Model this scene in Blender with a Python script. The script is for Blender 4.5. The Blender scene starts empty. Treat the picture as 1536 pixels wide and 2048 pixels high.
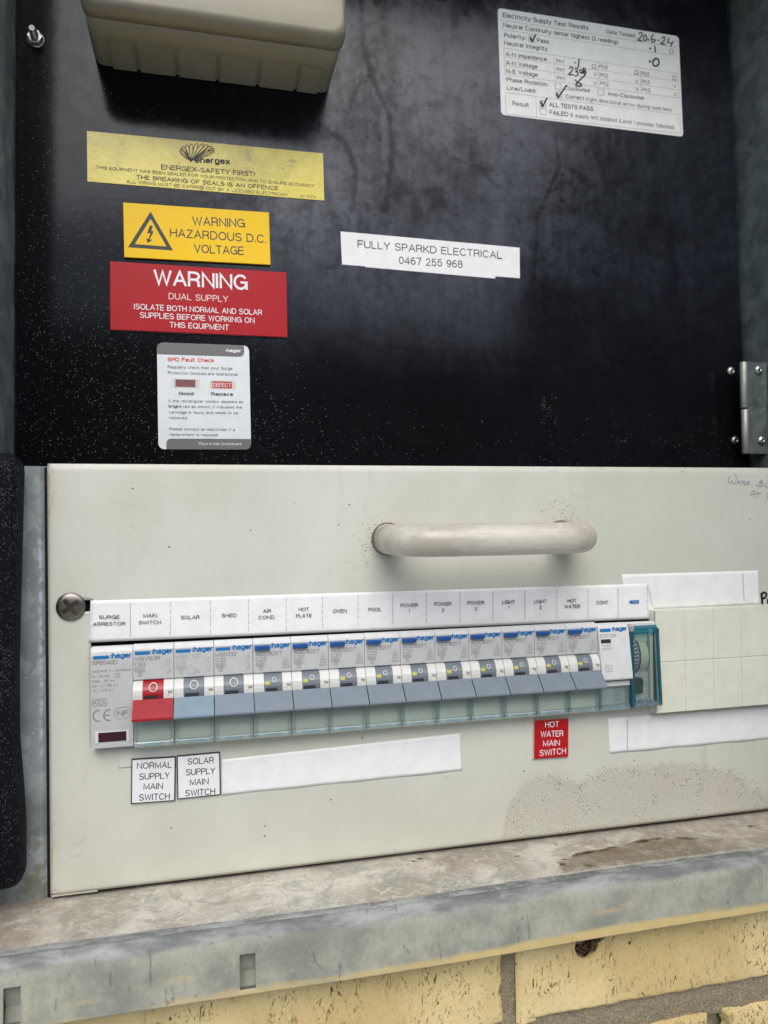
import bpy, bmesh, math, random
import numpy as np
from mathutils import Vector, Matrix
MM = 0.001
random.seed(4)
SC = bpy.context.scene
COL = SC.collection

# ---------------------------------------------------------------- camera (calibrated, millimetres; x right, y into the wall, z up)
CRX, CRY, CRZ = -0.00748188, -0.23339615, -0.00904833
CAM = np.array([51.571, -348.297, 54.972]); FPX = 1459.85; TILT = 0.042019; YB = 40.0

def rot3(rx, ry, rz):
    c, s = math.cos, math.sin
    Rx = np.array([[1,0,0],[0,c(rx),-s(rx)],[0,s(rx),c(rx)]])
    Ry = np.array([[c(ry),0,s(ry)],[0,1,0],[-s(ry),0,c(ry)]])
    Rz = np.array([[c(rz),-s(rz),0],[s(rz),c(rz),0],[0,0,1]])
    return Rz @ Ry @ Rx
RC = rot3(CRX, CRY, CRZ) @ np.array([[1,0,0],[0,0,-1],[0,1,0]], float)

def ray(u, v): return RC.T @ np.array([(u-768)/FPX, (v-1024)/FPX, 1.0])
def W(u, v, y=0.0):
    """photo pixel -> (x, z) on the upright plane at depth y"""
    d = ray(u, v); s = (y-CAM[1])/d[1]; P = CAM+s*d; return (P[0], P[2])
def B(u, v, y0=YB):
    """photo pixel -> (x, l) on the tilted black board, l measured up along the board"""
    d = ray(u, v); t = math.tan(TILT); s = (y0+CAM[2]*t-CAM[1])/(d[1]-d[2]*t); P = CAM+s*d
    return (P[0], P[2]/math.cos(TILT))

cd = bpy.data.cameras.new('camera'); cam = bpy.data.objects.new('camera', cd); COL.objects.link(cam)
cd.sensor_fit = 'VERTICAL'; cd.sensor_height = 36; cd.lens = FPX/2048*36
cd.clip_start = 0.01; cd.clip_end = 200
ax, ay, az = RC[0], -RC[1], -RC[2]
cam.matrix_world = Matrix([[ax[i], ay[i], az[i], CAM[i]*MM] for i in range(3)]+[[0,0,0,1]])
cd.dof.use_dof = True; cd.dof.focus_distance = 0.352; cd.dof.aperture_fstop = 11.0
SC.camera = cam

# ---------------------------------------------------------------- sky and sun (bright overcast, from the front, high)
SUN_EL, SUN_AZ = math.radians(46), math.radians(-14)      # azimuth from straight in front, negative = from the left
w = bpy.data.worlds.new('World'); SC.world = w; w.use_nodes = True
nt = w.node_tree; nt.nodes.clear()
sky = nt.nodes.new('ShaderNodeTexSky'); sky.sky_type = 'NISHITA'; sky.sun_disc = False
sky.sun_elevation = SUN_EL; sky.sun_rotation = math.pi + SUN_AZ
sky.dust_density = 1.2; sky.air_density = 1.0; sky.ozone_density = 1.0
hs = nt.nodes.new('ShaderNodeHueSaturation'); hs.inputs['Saturation'].default_value = 0.7
bg = nt.nodes.new('ShaderNodeBackground'); bg.inputs['Strength'].default_value = 0.15
wo = nt.nodes.new('ShaderNodeOutputWorld')
nt.links.new(sky.outputs[0], hs.inputs['Color']); nt.links.new(hs.outputs[0], bg.inputs[0]); nt.links.new(bg.outputs[0], wo.inputs[0])
sd = bpy.data.lights.new('sun', 'SUN'); sd.energy = 1.2; sd.angle = math.radians(40); sd.color = (1, 0.965, 0.9)
sun = bpy.data.objects.new('sun', sd); COL.objects.link(sun)
dirv = Vector((math.sin(SUN_AZ)*math.cos(SUN_EL), -math.cos(SUN_AZ)*math.cos(SUN_EL), math.sin(SUN_EL)))
sun.rotation_euler = dirv.to_track_quat('Z', 'Y').to_euler()
SC.view_settings.view_transform = 'Standard'; SC.view_settings.look = 'None'
SC.view_settings.exposure = 0.82; SC.view_settings.gamma = 1.0

# ---------------------------------------------------------------- materials
def lin(r, g, b):
    f = lambda c: (c/255/12.92) if c/255 <= 0.04045 else ((c/255+0.055)/1.055)**2.4
    return (f(r), f(g), f(b), 1)

class NT:
    def __init__(s, name):
        s.m = bpy.data.materials.new(name); s.m.use_nodes = True; s.t = s.m.node_tree; s.t.nodes.clear()
        s.out = s.n('ShaderNodeOutputMaterial'); s.tc = None
    def n(s, typ, **k):
        o = s.t.nodes.new(typ)
        for a, b in k.items(): setattr(o, a, b)
        return o
    def set(s, node, key, val):
        if hasattr(val, 'is_output') or isinstance(val, bpy.types.NodeSocket): s.t.links.new(val, node.inputs[key])
        elif val is not None: node.inputs[key].default_value = val
    def obj(s, scale=(1,1,1)):
        if s.tc is None: s.tc = s.n('ShaderNodeTexCoord')
        mp = s.n('ShaderNodeMapping'); s.t.links.new(s.tc.outputs['Object'], mp.inputs[0]); mp.inputs['Scale'].default_value = scale
        return mp.outputs[0]
    def noise(s, scale, detail=4, rough=0.55, stretch=(1,1,1), dist=0.0, out=0):
        o = s.n('ShaderNodeTexNoise'); s.set(o, 'Vector', s.obj(stretch)); s.set(o, 'Scale', float(scale)); s.set(o, 'Detail', float(detail)); s.set(o, 'Roughness', rough); s.set(o, 'Distortion', dist)
        return o.outputs[out]
    def voro(s, scale, feature='F1', stretch=(1,1,1), rand=1.0):
        o = s.n('ShaderNodeTexVoronoi', feature=feature); s.set(o, 'Vector', s.obj(stretch)); s.set(o, 'Scale', float(scale)); s.set(o, 'Randomness', rand); return o
    def dvoro(s, scale, amt, nscale):
        nz = s.n('ShaderNodeTexNoise'); s.set(nz, 'Vector', s.obj()); s.set(nz, 'Scale', float(nscale)); s.set(nz, 'Detail', 4.0)
        ad = s.n('ShaderNodeMixRGB', blend_type='LINEAR_LIGHT'); ad.inputs[0].default_value = amt; s.t.links.new(s.obj(), ad.inputs[1]); s.t.links.new(nz.outputs['Color'], ad.inputs[2])
        o = s.n('ShaderNodeTexVoronoi'); s.t.links.new(ad.outputs[0], o.inputs['Vector']); o.inputs['Scale'].default_value = scale; return o
    def ramp(s, v, a, b, lo=0.0, hi=1.0):
        o = s.n('ShaderNodeMapRange'); o.interpolation_type = 'SMOOTHSTEP'
        s.set(o, 0, v); s.set(o, 1, a); s.set(o, 2, b); s.set(o, 3, lo); s.set(o, 4, hi); return o.outputs[0]
    def math(s, op, a, b=0.0, c=0.0):
        o = s.n('ShaderNodeMath', operation=op); s.set(o, 0, a); s.set(o, 1, b); s.set(o, 2, c); return o.outputs[0]
    def mix(s, f, a, b):
        o = s.n('ShaderNodeMix', data_type='RGBA'); s.set(o, 0, f); s.set(o, 6, a); s.set(o, 7, b); return o.outputs[2]
    def attr(s, name='mask'):
        o = s.n('ShaderNodeAttribute', attribute_name=name); sp = s.n('ShaderNodeSeparateColor'); s.t.links.new(o.outputs['Color'], sp.inputs[0])
        return sp.outputs[0], sp.outputs[1], sp.outputs[2], o.outputs['Alpha']
    def pbsdf(s, col, rough=0.5, metal=0.0, spec=0.5, bump=None, bstr=0.2, bdist=0.0002, coat=0.0):
        p = s.n('ShaderNodeBsdfPrincipled')
        s.set(p, 'Base Color', col); s.set(p, 'Roughness', rough); s.set(p, 'Metallic', metal); s.set(p, 'Specular IOR Level', spec)
        if coat: s.set(p, 'Coat Weight', coat); s.set(p, 'Coat Roughness', 0.15)
        if bump is not None:
            b = s.n('ShaderNodeBump'); s.set(b, 'Height', bump); s.set(b, 'Strength', bstr); s.set(b, 'Distance', bdist); s.t.links.new(b.outputs[0], p.inputs['Normal'])
        s.t.links.new(p.outputs[0], s.out.inputs[0]); return p

def plastic(name, rgb, rough=0.4, var=0.04, spec=0.5, scale=140, bstr=0.08):
    n = NT(name); c = lin(*rgb); dk = tuple(x*(1-var*3) for x in c[:3])+(1,)
    nz = n.noise(scale, 5); big = n.noise(25, 3)
    col = n.mix(n.ramp(n.math('MULTIPLY', nz, big), 0.12, 0.42), dk, c)
    r = n.ramp(big, 0.3, 0.7, rough-0.06, rough+0.08)
    n.pbsdf(col, r, spec=spec, bump=n.noise(2600, 3), bstr=bstr, bdist=0.0001); return n.m

def galv(name, base=(150,156,156), dark=(98,106,108), dirt=None):
    n = NT(name)
    v = n.dvoro(80, 0.008, 120); v2 = n.noise(60, 5, 0.6, dist=0.8)
    spang = n.n('ShaderNodeSeparateColor'); n.t.links.new(v.outputs['Color'], spang.inputs[0])
    f = n.math('ADD', n.math('MULTIPLY', spang.outputs[0], 0.35), n.math('MULTIPLY', n.ramp(v2, 0.38, 0.62), 0.6))
    col = n.mix(f, lin(*dark), lin(*base))
    sp = n.voro(520); spk = n.ramp(sp.outputs['Distance'], 0.10, 0.2, 1.0, 0.0)
    spk = n.math('MULTIPLY', spk, n.ramp(n.noise(90, 2), 0.55, 0.62))
    col = n.mix(n.math('MULTIPLY', spk, 0.6), col, lin(215,220,215))
    n.pbsdf(col, n.ramp(v2, 0.3, 0.7, 0.42, 0.62), metal=0.15, bump=n.noise(420, 6), bstr=0.3, bdist=0.0002)
    return n.m

M = {}
def white_paint():
    n = NT('escutcheon_paint')
    R, G, Bc, A = n.attr()
    base = n.mix(n.ramp(n.noise(12, 4), 0.35, 0.65), lin(197,195,181), lin(207,205,192))
    base = n.mix(n.math('MULTIPLY', n.ramp(n.noise(260, 5, 0.7, stretch=(1,1,.35)), 0.52, 0.72), 0.10), base, lin(160,158,140))
    sc_ = n.math('MULTIPLY', n.ramp(n.noise(90, 6, 0.7, stretch=(.5,1,1), dist=3.0), 0.60, 0.66), n.ramp(n.noise(14, 2), 0.5, 0.6))
    base = n.mix(n.math('MULTIPLY', sc_, 0.22), base, lin(150,146,126))
    base = n.mix(n.ramp(n.noise(7, 3), 0.5, 0.7, 0, 0.35), base, lin(186,180,158))
    run = n.math('MULTIPLY', n.ramp(n.noise(130, 4, 0.6, stretch=(1,1,.05)), 0.56, 0.7), n.ramp(n.noise(11, 3), 0.48, 0.62))
    base = n.mix(n.math('MULTIPLY', run, 0.16), base, lin(158,150,124))
    base = n.mix(n.ramp(n.noise(420, 6, 0.75), 0.55, 0.75, 0, 0.16), base, lin(150,148,132))
    # tiny random dots of dirt
    v = n.voro(190); sep = n.n('ShaderNodeSeparateColor'); n.t.links.new(v.outputs['Color'], sep.inputs[0])
    dots = n.math('MULTIPLY', n.ramp(v.outputs['Distance'], 0.05, 0.11, 1, 0), n.ramp(sep.outputs[0], 0.93, 0.935))
    # crusty patch (R), black mould (G), yellow-brown grime (B)
    crust = n.ramp(n.math('ADD', R, n.math('MULTIPLY', n.math('SUBTRACT', n.noise(420, 7, 0.8), 0.5), 1.5)), 0.2, 0.75)
    fine = n.noise(1300, 6, 0.8, dist=0.6)
    ccol = n.mix(n.ramp(fine, 0.3, 0.7), lin(148,143,124), lin(214,211,200))
    ccol = n.mix(n.ramp(n.noise(55, 4), 0.5, 0.68, 0, 0.5), ccol, lin(196,176,158))
    col = n.mix(n.math('MULTIPLY', crust, 0.55), base, ccol)
    cs = n.math('MULTIPLY', n.ramp(n.noise(1100, 5, 0.8), 0.53, 0.64), n.ramp(R, 0.05, 0.9)); col = n.mix(n.math('MULTIPLY', cs, 0.5), col, lin(128,122,94))
    col = n.mix(n.math('MULTIPLY', A, n.ramp(n.noise(800, 6, 0.8), 0.44, 0.6, 0, 0.6)), col, lin(150,142,100))
    mv = n.voro(1250); ms = n.n('ShaderNodeSeparateColor'); n.t.links.new(mv.outputs['Color'], ms.inputs[0])
    md = n.math('MULTIPLY', n.ramp(mv.outputs['Distance'], 0.26, 0.46, 1, 0), n.ramp(n.math('SUBTRACT', G, ms.outputs[0]), 0.0, 0.03))
    col = n.mix(n.math('MULTIPLY', md, 0.85), col, lin(52,52,46))
    gm = n.math('MULTIPLY', Bc, n.ramp(n.noise(700, 6, 0.75), 0.42, 0.6))
    col = n.mix(n.math('MULTIPLY', gm, 0.8), col, lin(140,122,78))
    col = n.mix(dots, col, lin(70,66,52))
    h = n.math('ADD', n.math('MULTIPLY', n.noise(1500, 4), 0.25), n.math('MULTIPLY', crust, fine))
    rg = n.ramp(crust, 0, 1, 0.42, 0.8)
    n.pbsdf(col, rg, bump=h, bstr=0.6, bdist=0.0005); return n.m
M['esc'] = white_paint()

def black_board():
    n = NT('black_board')
    R, G, Bc, A = n.attr()     # R smear film plus painted sky sheen, G dust density, B dark streaks
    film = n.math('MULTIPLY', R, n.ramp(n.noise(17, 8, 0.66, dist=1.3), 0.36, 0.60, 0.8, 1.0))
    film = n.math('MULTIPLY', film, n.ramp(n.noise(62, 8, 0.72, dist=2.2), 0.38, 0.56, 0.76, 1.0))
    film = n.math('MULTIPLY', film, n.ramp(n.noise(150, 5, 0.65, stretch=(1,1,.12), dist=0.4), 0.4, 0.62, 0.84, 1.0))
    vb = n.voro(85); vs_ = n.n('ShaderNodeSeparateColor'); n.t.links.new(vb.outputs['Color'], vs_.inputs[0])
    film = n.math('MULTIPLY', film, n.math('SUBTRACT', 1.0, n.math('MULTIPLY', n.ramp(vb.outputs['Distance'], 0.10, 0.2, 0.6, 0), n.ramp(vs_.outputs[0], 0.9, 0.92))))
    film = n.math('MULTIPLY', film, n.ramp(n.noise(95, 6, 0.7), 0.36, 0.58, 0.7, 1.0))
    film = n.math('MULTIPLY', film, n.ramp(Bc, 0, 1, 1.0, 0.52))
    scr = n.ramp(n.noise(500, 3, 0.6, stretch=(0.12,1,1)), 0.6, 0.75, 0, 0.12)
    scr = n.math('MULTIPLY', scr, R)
    col = n.mix(film, (0.0035,0.0035,0.0035,1), (0.010,0.012,0.019,1))  # bluish film tone painted towards the sky sheen
    col = n.mix(n.math('MULTIPLY', n.ramp(n.noise(35, 5, 0.6), 0.55, 0.75), 0.5), col, (0.009,0.0085,0.006,1))
    dm = None
    for sc, a, b in ((1250, 0.16, 0.32), (620, 0.09, 0.18)):
        v = n.voro(sc); sp = n.n('ShaderNodeSeparateColor'); n.t.links.new(v.outputs['Color'], sp.inputs[0])
        q = n.math('MULTIPLY', n.ramp(v.outputs['Distance'], a, b, 1, 0), n.ramp(n.math('SUBTRACT', G, sp.outputs[0]), 0.0, 0.05))
        q = n.math('MULTIPLY', q, n.math('ADD', n.math('MULTIPLY', sp.outputs[1], 0.8), 0.2))
        dm = q if dm is None else n.math('MAXIMUM', dm, q)
    col = n.mix(n.math('MULTIPLY', dm, 0.55), col, lin(160,164,158))
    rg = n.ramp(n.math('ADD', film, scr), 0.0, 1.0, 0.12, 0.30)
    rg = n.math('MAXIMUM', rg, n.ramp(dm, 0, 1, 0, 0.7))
    p = n.pbsdf(col, rg, spec=n.ramp(film, 0, 1, 0.13, 0.64), bump=n.math('ADD', n.noise(240, 5, 0.6), dm), bstr=0.12, bdist=0.0002); p.inputs['Specular Tint'].default_value = (0.90, 0.94, 1.0, 1); return n.m  # mask-driven specular level and bluish tint put the sky sheen in
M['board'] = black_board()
M['galv'] = galv('galvanised_steel')
M['galv_dark'] = galv('darker_galvanised_steel', (112,120,116), (76,84,82))  # darker copy of the same galvanised steel

def flange_mat():
    n = NT('flange_steel'); R, G, Bc, A = n.attr()
    v2 = n.noise(70, 4, 0.55, dist=1.2); big = n.dvoro(70, 0.008, 120)
    s = n.n('ShaderNodeSeparateColor'); n.t.links.new(big.outputs['Color'], s.inputs[0])
    f = n.math('ADD', n.math('MULTIPLY', n.ramp(s.outputs[0], 0.3, 0.9), 0.4), n.math('MULTIPLY', v2, 0.5))
    col = n.mix(f, lin(122,130,130), lin(190,196,195))
    col = n.mix(n.math('MULTIPLY', R, n.ramp(n.noise(260, 5), 0.4, 0.6)), col, lin(200,206,215))
    v = n.voro(700); sp = n.n('ShaderNodeSeparateColor'); n.t.links.new(v.outputs['Color'], sp.inputs[0])
    d = n.math('MULTIPLY', n.ramp(v.outputs['Distance'], 0.15, 0.28, 1, 0), n.ramp(sp.outputs[0], 0.94, 0.96))
    col = n.mix(d, col, lin(215,218,210))
    col = n.mix(n.math('MULTIPLY', G, n.ramp(n.noise(150, 4), 0.45, 0.6)), col, lin(120,125,95))
    n.pbsdf(col, 0.5, metal=0.15, bump=n.noise(600, 5), bstr=0.25, bdist=0.0002); return n.m
M['flange'] = flange_mat()

def shelf_mat():
    n = NT('grimy_shelf_steel'); R, G, Bc, A = n.attr()     # R pink-brown grime, G dark rust, B clean steel
    a = n.noise(26, 6, 0.62, dist=0.7)
    col = n.mix(n.ramp(a, 0.36, 0.62), lin(164,158,142), lin(206,200,186))
    col = n.mix(n.ramp(n.noise(55, 7, 0.7, dist=1.4), 0.48, 0.60, 0, 0.6), col, lin(146,148,138))
    col = n.mix(n.ramp(n.noise(120, 7, 0.7, dist=1.4), 0.52, 0.62, 0, 0.5), col, lin(218,212,198))
    br = n.math('MULTIPLY', R, n.ramp(n.noise(170, 7, 0.75), 0.34, 0.62))
    col = n.mix(n.math('MULTIPLY', br, 0.7), col, lin(122,100,78))
    col = n.mix(n.math('MULTIPLY', R, n.ramp(n.noise(60, 4), 0.45, 0.6, 0, 0.6)), col, lin(166,148,132))
    col = n.mix(n.math('MULTIPLY', A, n.ramp(n.noise(140, 6), 0.25, 0.6, 0.35, 0.8)), col, lin(112,96,70))
    rs = n.ramp(n.math('ADD', G, n.math('MULTIPLY', n.math('SUBTRACT', n.noise(240, 8, 0.75), 0.5), 1.6)), 0.3, 0.95)
    col = n.mix(rs, col, n.mix(n.ramp(n.noise(210, 5), 0.4, 0.6), lin(58,46,28), lin(112,92,60)))
    cl = n.ramp(n.math('ADD', Bc, n.math('MULTIPLY', n.math('SUBTRACT', n.noise(110, 6, 0.7), 0.5), 0.7)), 0.4, 0.62)
    col = n.mix(cl, col, n.mix(n.ramp(n.noise(160, 6, 0.65, stretch=(.4,1,1)), 0.36, 0.62), lin(104,106,104), lin(158,159,154)))
    fg = n.noise(650, 7, 0.8); col = n.mix(n.ramp(fg, 0.5, 0.72, 0, 0.5), col, lin(112,100,82)); col = n.mix(n.ramp(fg, 0.5, 0.3, 0, 0.35), col, lin(222,214,200))
    v = n.voro(160); sp = n.n('ShaderNodeSeparateColor'); n.t.links.new(v.outputs['Color'], sp.inputs[0])
    d = n.math('MULTIPLY', n.ramp(v.outputs['Distance'], 0.06, 0.14, 1, 0), n.ramp(sp.outputs[0], 0.9, 0.92))
    col = n.mix(d, col, n.mix(n.ramp(sp.outputs[1], 0.45, 0.55), lin(74,50,34), lin(232,228,214)))
    n.pbsdf(col, n.ramp(cl, 0, 1, 0.8, 0.55), spec=0.35, bump=n.math('ADD', n.noise(900, 5, 0.7), n.noise(150, 4)), bstr=0.5, bdist=0.0003); return n.m
M['shelf'] = shelf_mat()

def lip_mat():
    n = NT('oversprayed_lip_steel'); R, G, Bc, A = n.attr()  # R yellow overspray, G blue bend band
    col = n.mix(n.ramp(n.noise(38, 6, 0.6), 0.35, 0.65), lin(126,128,116), lin(162,161,144))
    col = n.mix(n.ramp(n.noise(420, 4, 0.6, stretch=(1,1,.45)), 0.45, 0.68, 0, 0.28), col, lin(120,126,122))
    lg = n.noise(700, 6, 0.75); col = n.mix(n.ramp(lg, 0.5, 0.75, 0, 0.4), col, lin(104,106,98)); col = n.mix(n.ramp(lg, 0.48, 0.28, 0, 0.25), col, lin(200,198,184))
    blu = n.ramp(n.math('ADD', G, n.math('MULTIPLY', n.math('SUBTRACT', n.noise(150, 6, 0.7, stretch=(.5,1,1)), 0.5), 0.6)), 0.2, 0.85)
    col = n.mix(blu, col, n.mix(n.ramp(n.noise(95, 6, 0.65, stretch=(.35,1,1)), 0.36, 0.64), lin(104,106,104), lin(158,159,154)))
    ye = n.ramp(n.math('ADD', R, n.math('MULTIPLY', n.math('SUBTRACT', n.noise(210, 6, 0.75, stretch=(.25,1,1)), 0.5), 0.9)), 0.35, 1.0)
    col = n.mix(ye, col, n.mix(n.noise(120, 3), lin(182,158,102), lin(200,180,128)))
    scr = n.ramp(n.noise(120, 3, 0.6, stretch=(1,1,.25), dist=2.5), 0.64, 0.69, 0, 0.55)
    col = n.mix(scr, col, lin(92,94,92))
    n.pbsdf(col, 0.62, spec=0.35, bump=n.noise(700, 5), bstr=0.25, bdist=0.0002); return n.m
M['lip'] = lip_mat()

def brick_mat():
    n = NT('yellow_painted_brick'); R, G, Bc, A = n.attr()
    col = n.mix(n.ramp(n.noise(18, 5, 0.6), 0.35, 0.65), lin(196,172,118), lin(216,194,142))
    col = n.mix(n.ramp(n.noise(500, 4, 0.6), 0.5, 0.7, 0, 0.35), col, lin(160,130,80))
    # vertical pits and scratches of bare clay
    nz = n.noise(420, 5, 0.72, stretch=(1,1,.34), dist=2.2); msk = n.noise(42, 4, 0.6)
    pit = n.math('MULTIPLY', n.ramp(nz, 0.575, 0.615), n.ramp(msk, 0.40, 0.58))
    v = n.voro(140); sp = n.n('ShaderNodeSeparateColor'); n.t.links.new(v.outputs['Color'], sp.inputs[0])
    dot = n.math('MULTIPLY', n.ramp(v.outputs['Distance'], 0.07, 0.14, 1, 0), n.ramp(sp.outputs[0], 0.9, 0.92))
    pit = n.math('MAXIMUM', pit, dot)
    col = n.mix(pit, col, lin(78,56,28))
    col = n.mix(n.ramp(n.math('ADD', R, n.math('MULTIPLY', n.math('SUBTRACT', n.noise(300, 5), 0.5), 0.8)), 0.4, 0.6), col, n.mix(n.ramp(n.noise(500, 4), 0.4, 0.6), lin(40,30,18), lin(120,98,72)))
    lgt = n.math('MULTIPLY', n.ramp(n.voro(95).outputs['Distance'], 0.1, 0.16, 1, 0), n.ramp(n.noise(30, 2), 0.55, 0.6))
    col = n.mix(n.math('MULTIPLY', lgt, 0.4), col, lin(226,208,160))
    h = n.math('SUBTRACT', n.math('MULTIPLY', n.noise(160, 6), 0.5), pit)
    n.pbsdf(col, 0.75, spec=0.3, bump=h, bstr=0.6, bdist=0.0006); return n.m
M['brick'] = brick_mat()
def mortar_mat():
    n = NT('sandy_mortar'); f = n.noise(1400, 4, 0.7)
    col = n.mix(n.ramp(f, 0.35, 0.65), lin(112,102,80), lin(164,152,126))
    n.pbsdf(col, 0.9, spec=0.2, bump=n.math('ADD', f, n.noise(260, 4)), bstr=0.8, bdist=0.0008); return n.m
M['mortar'] = mortar_mat()
def ground_mat():
    n = NT('concrete_path'); n.pbsdf(n.mix(n.noise(3, 6), (0.50,0.49,0.46,1), (0.60,0.59,0.56,1)), 0.85); return n.m
M['ground'] = ground_mat()

M['module'] = plastic('module_white_plastic', (214,214,211), 0.38)
M['module_label'] = plastic('module_grey_face', (190,189,186), 0.45)
M['shoulder'] = plastic('shoulder_ivory_plastic', (214,213,206), 0.35)
M['cream'] = plastic('cream_base_plastic', (240,236,216), 0.5)
M['tile'] = plastic('ivory_blank_plastic', (222,220,202), 0.4, var=0.03)
M['grey_flap'] = plastic('slate_grey_plastic', (124,134,143), 0.5, var=0.07)
M['pale_flap'] = plastic('pale_blue_grey_plastic', (126,146,158), 0.5, var=0.06)
M['violet_flap'] = plastic('lavender_grey_plastic', (126,136,150), 0.5, var=0.06)
M['red_flap'] = plastic('red_plastic', (168,20,30), 0.35, var=0.08)
M['toggle'] = plastic('dark_grey_toggle_plastic', (112,119,124), 0.4)
M['slot'] = plastic('slot_shadow_plastic', (52,54,56), 0.6)
M['darkred'] = plastic('maroon_window', (62,30,32), 0.15)
M['blue_btn'] = plastic('blue_test_button', (26,82,146), 0.32)
M['yellow'] = plastic('yellow_indicator', (196,186,70), 0.5)
M['enclosure'] = plastic('beige_enclosure_plastic', (153,146,125), 0.42, var=0.03, bstr=0.15)
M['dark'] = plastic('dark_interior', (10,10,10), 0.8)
M['dial'] = plastic('dial_grey', (132,138,140), 0.5)
M['dialdk'] = plastic('dial_dark', (56,58,46), 0.5)
def rubber():
    n = NT('dusty_black_bar'); R = n.noise(34, 4, 0.6)
    col = (0.006,0.007,0.010,1)
    a = n.voro(2100, stretch=(1,1,.45)); sp = n.n('ShaderNodeSeparateColor'); n.t.links.new(a.outputs['Color'], sp.inputs[0])
    q = n.math('MULTIPLY', n.ramp(a.outputs['Distance'], 0.16, 0.34, 1, 0), n.ramp(n.math('SUBTRACT', n.ramp(R, 0.3, 0.7, 0.2, 1.0), sp.outputs[0]), 0, 0.05))
    col = n.mix(n.math('MULTIPLY', q, 0.26), col, lin(190,196,200))
    n.pbsdf(col, 0.6, spec=0.08, bump=n.math('ADD', n.noise(800, 5), q), bstr=0.35, bdist=0.0002); return n.m
M['rubber'] = rubber()

def paper(name, rgb, rough=0.55):
    n = NT(name); c = lin(*rgb)
    n.pbsdf(n.mix(n.ramp(n.noise(120, 5), 0.4, 0.6), tuple(x*0.95 for x in c[:3])+(1,), c), rough, bump=n.noise(30, 4, dist=0.5), bstr=0.2, bdist=0.0006); return n.m
M['paper'] = paper('white_label_tape', (232,231,228))
M['paper2'] = paper('white_card', (222,226,226), 0.4)
M['paper3'] = paper('dull_white_test_label', (236,236,230), 0.45)
M['yellow_sign'] = plastic('yellow_sign_plastic', (240,194,6), 0.42, var=0.01, spec=0.25)
M['red_sign'] = plastic('red_sign_plastic', (172,20,30), 0.42, var=0.02, spec=0.22)
M['red_sign2'] = plastic('bright_red_sign_plastic', (178,20,24), 0.4, var=0.02, spec=0.3)
M['white_sign'] = plastic('white_sign_plastic', (228,229,228), 0.35, var=0.01)
M['sign_black'] = plastic('sign_black_core', (40,40,38), 0.5)
M['sign_pale'] = plastic('sign_pale_core', (205,190,180), 0.5)
def yellow_film():
    n = NT('aged_yellow_film')
    R = n.ramp(n.noise(28, 5, 0.6, dist=0.6), 0.35, 0.6)
    col = n.mix(R, lin(192,170,8), lin(222,202,48))
    col = n.mix(n.math('MULTIPLY', n.ramp(n.noise(70, 5, dist=1), 0.64, 0.7), 0.5), col, lin(120,92,20))
    n.pbsdf(col, 0.28, spec=0.6, bump=n.noise(150, 4, dist=1.0), bstr=0.35, bdist=0.0006); return n.m
M['film'] = yellow_film()
def ink(name, rgb, rough=0.5):
    n = NT(name); n.pbsdf(n.mix(n.noise(900, 2), lin(*rgb), tuple(x*0.85 for x in lin(*rgb)[:3])+(1,)), rough); return n.m
for k, rgb in dict(ink_black=(30,32,34), ink_dark=(66,68,70), ink_grey=(122,124,126), ink_pale=(160,160,158), ink_blue=(14,112,172), ink_white=(236,236,236), off_white=(206,208,208), ink_rose=(240,205,200),
                   ink_red=(214,84,62), ink_band=(108,108,108), ink_marker=(18,18,20), ink_pen=(110,122,140), ink_maroon=(128,72,78), ink_defect=(196,60,66), ink_beige=(214,208,190), ink_line=(120,122,120)).items():
    M[k] = ink(k, rgb)
def metal(name, rgb, rough=0.35, m=1.0, grime=0.4):
    n = NT(name); c = n.mix(n.ramp(n.noise(240, 5), 0.4, 0.7, 0, grime), lin(*rgb), lin(96,80,62))
    n.pbsdf(c, n.ramp(n.noise(160, 4), 0.3, 0.7, rough, rough+0.2), metal=m, bump=n.noise(1200, 3), bstr=0.15, bdist=0.0001); return n.m
M['steel'] = metal('bright_screw_steel', (205,205,200), 0.3)
M['screw'] = metal('tarnished_screw_steel', (146,142,134), 0.3)
M['rust'] = metal('rusty_recess', (34,26,20), 0.6, 0.3)
M['hinge'] = metal('hinge_steel', (176,176,166), 0.45, 0.6, 0.15)
def handle_mat():
    n = NT('brushed_handle_aluminium')
    a = n.noise(45, 5, 0.6, stretch=(.5,1,1)); b = n.noise(900, 3, 0.6, stretch=(.12,1,1))
    col = n.mix(n.ramp(a, 0.35, 0.65), lin(180,172,156), lin(206,200,186))
    col = n.mix(n.ramp(b, 0.45, 0.7, 0, 0.25), col, lin(150,132,116))
    v = n.voro(75); sp = n.n('ShaderNodeSeparateColor'); n.t.links.new(v.outputs['Color'], sp.inputs[0])
    d = n.math('MULTIPLY', n.ramp(v.outputs['Distance'], 0.08, 0.16, 1, 0), n.ramp(sp.outputs[0], 0.86, 0.88))
    col = n.mix(n.math('MULTIPLY', d, 0.6), col, lin(222,208,184))
    n.pbsdf(col, n.ramp(a, 0.3, 0.7, 0.40, 0.56), metal=0.12, bump=n.math('ADD', b, n.noise(500, 4)), bstr=0.12, bdist=0.0001); return n.m
M['handle'] = handle_mat()
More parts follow.
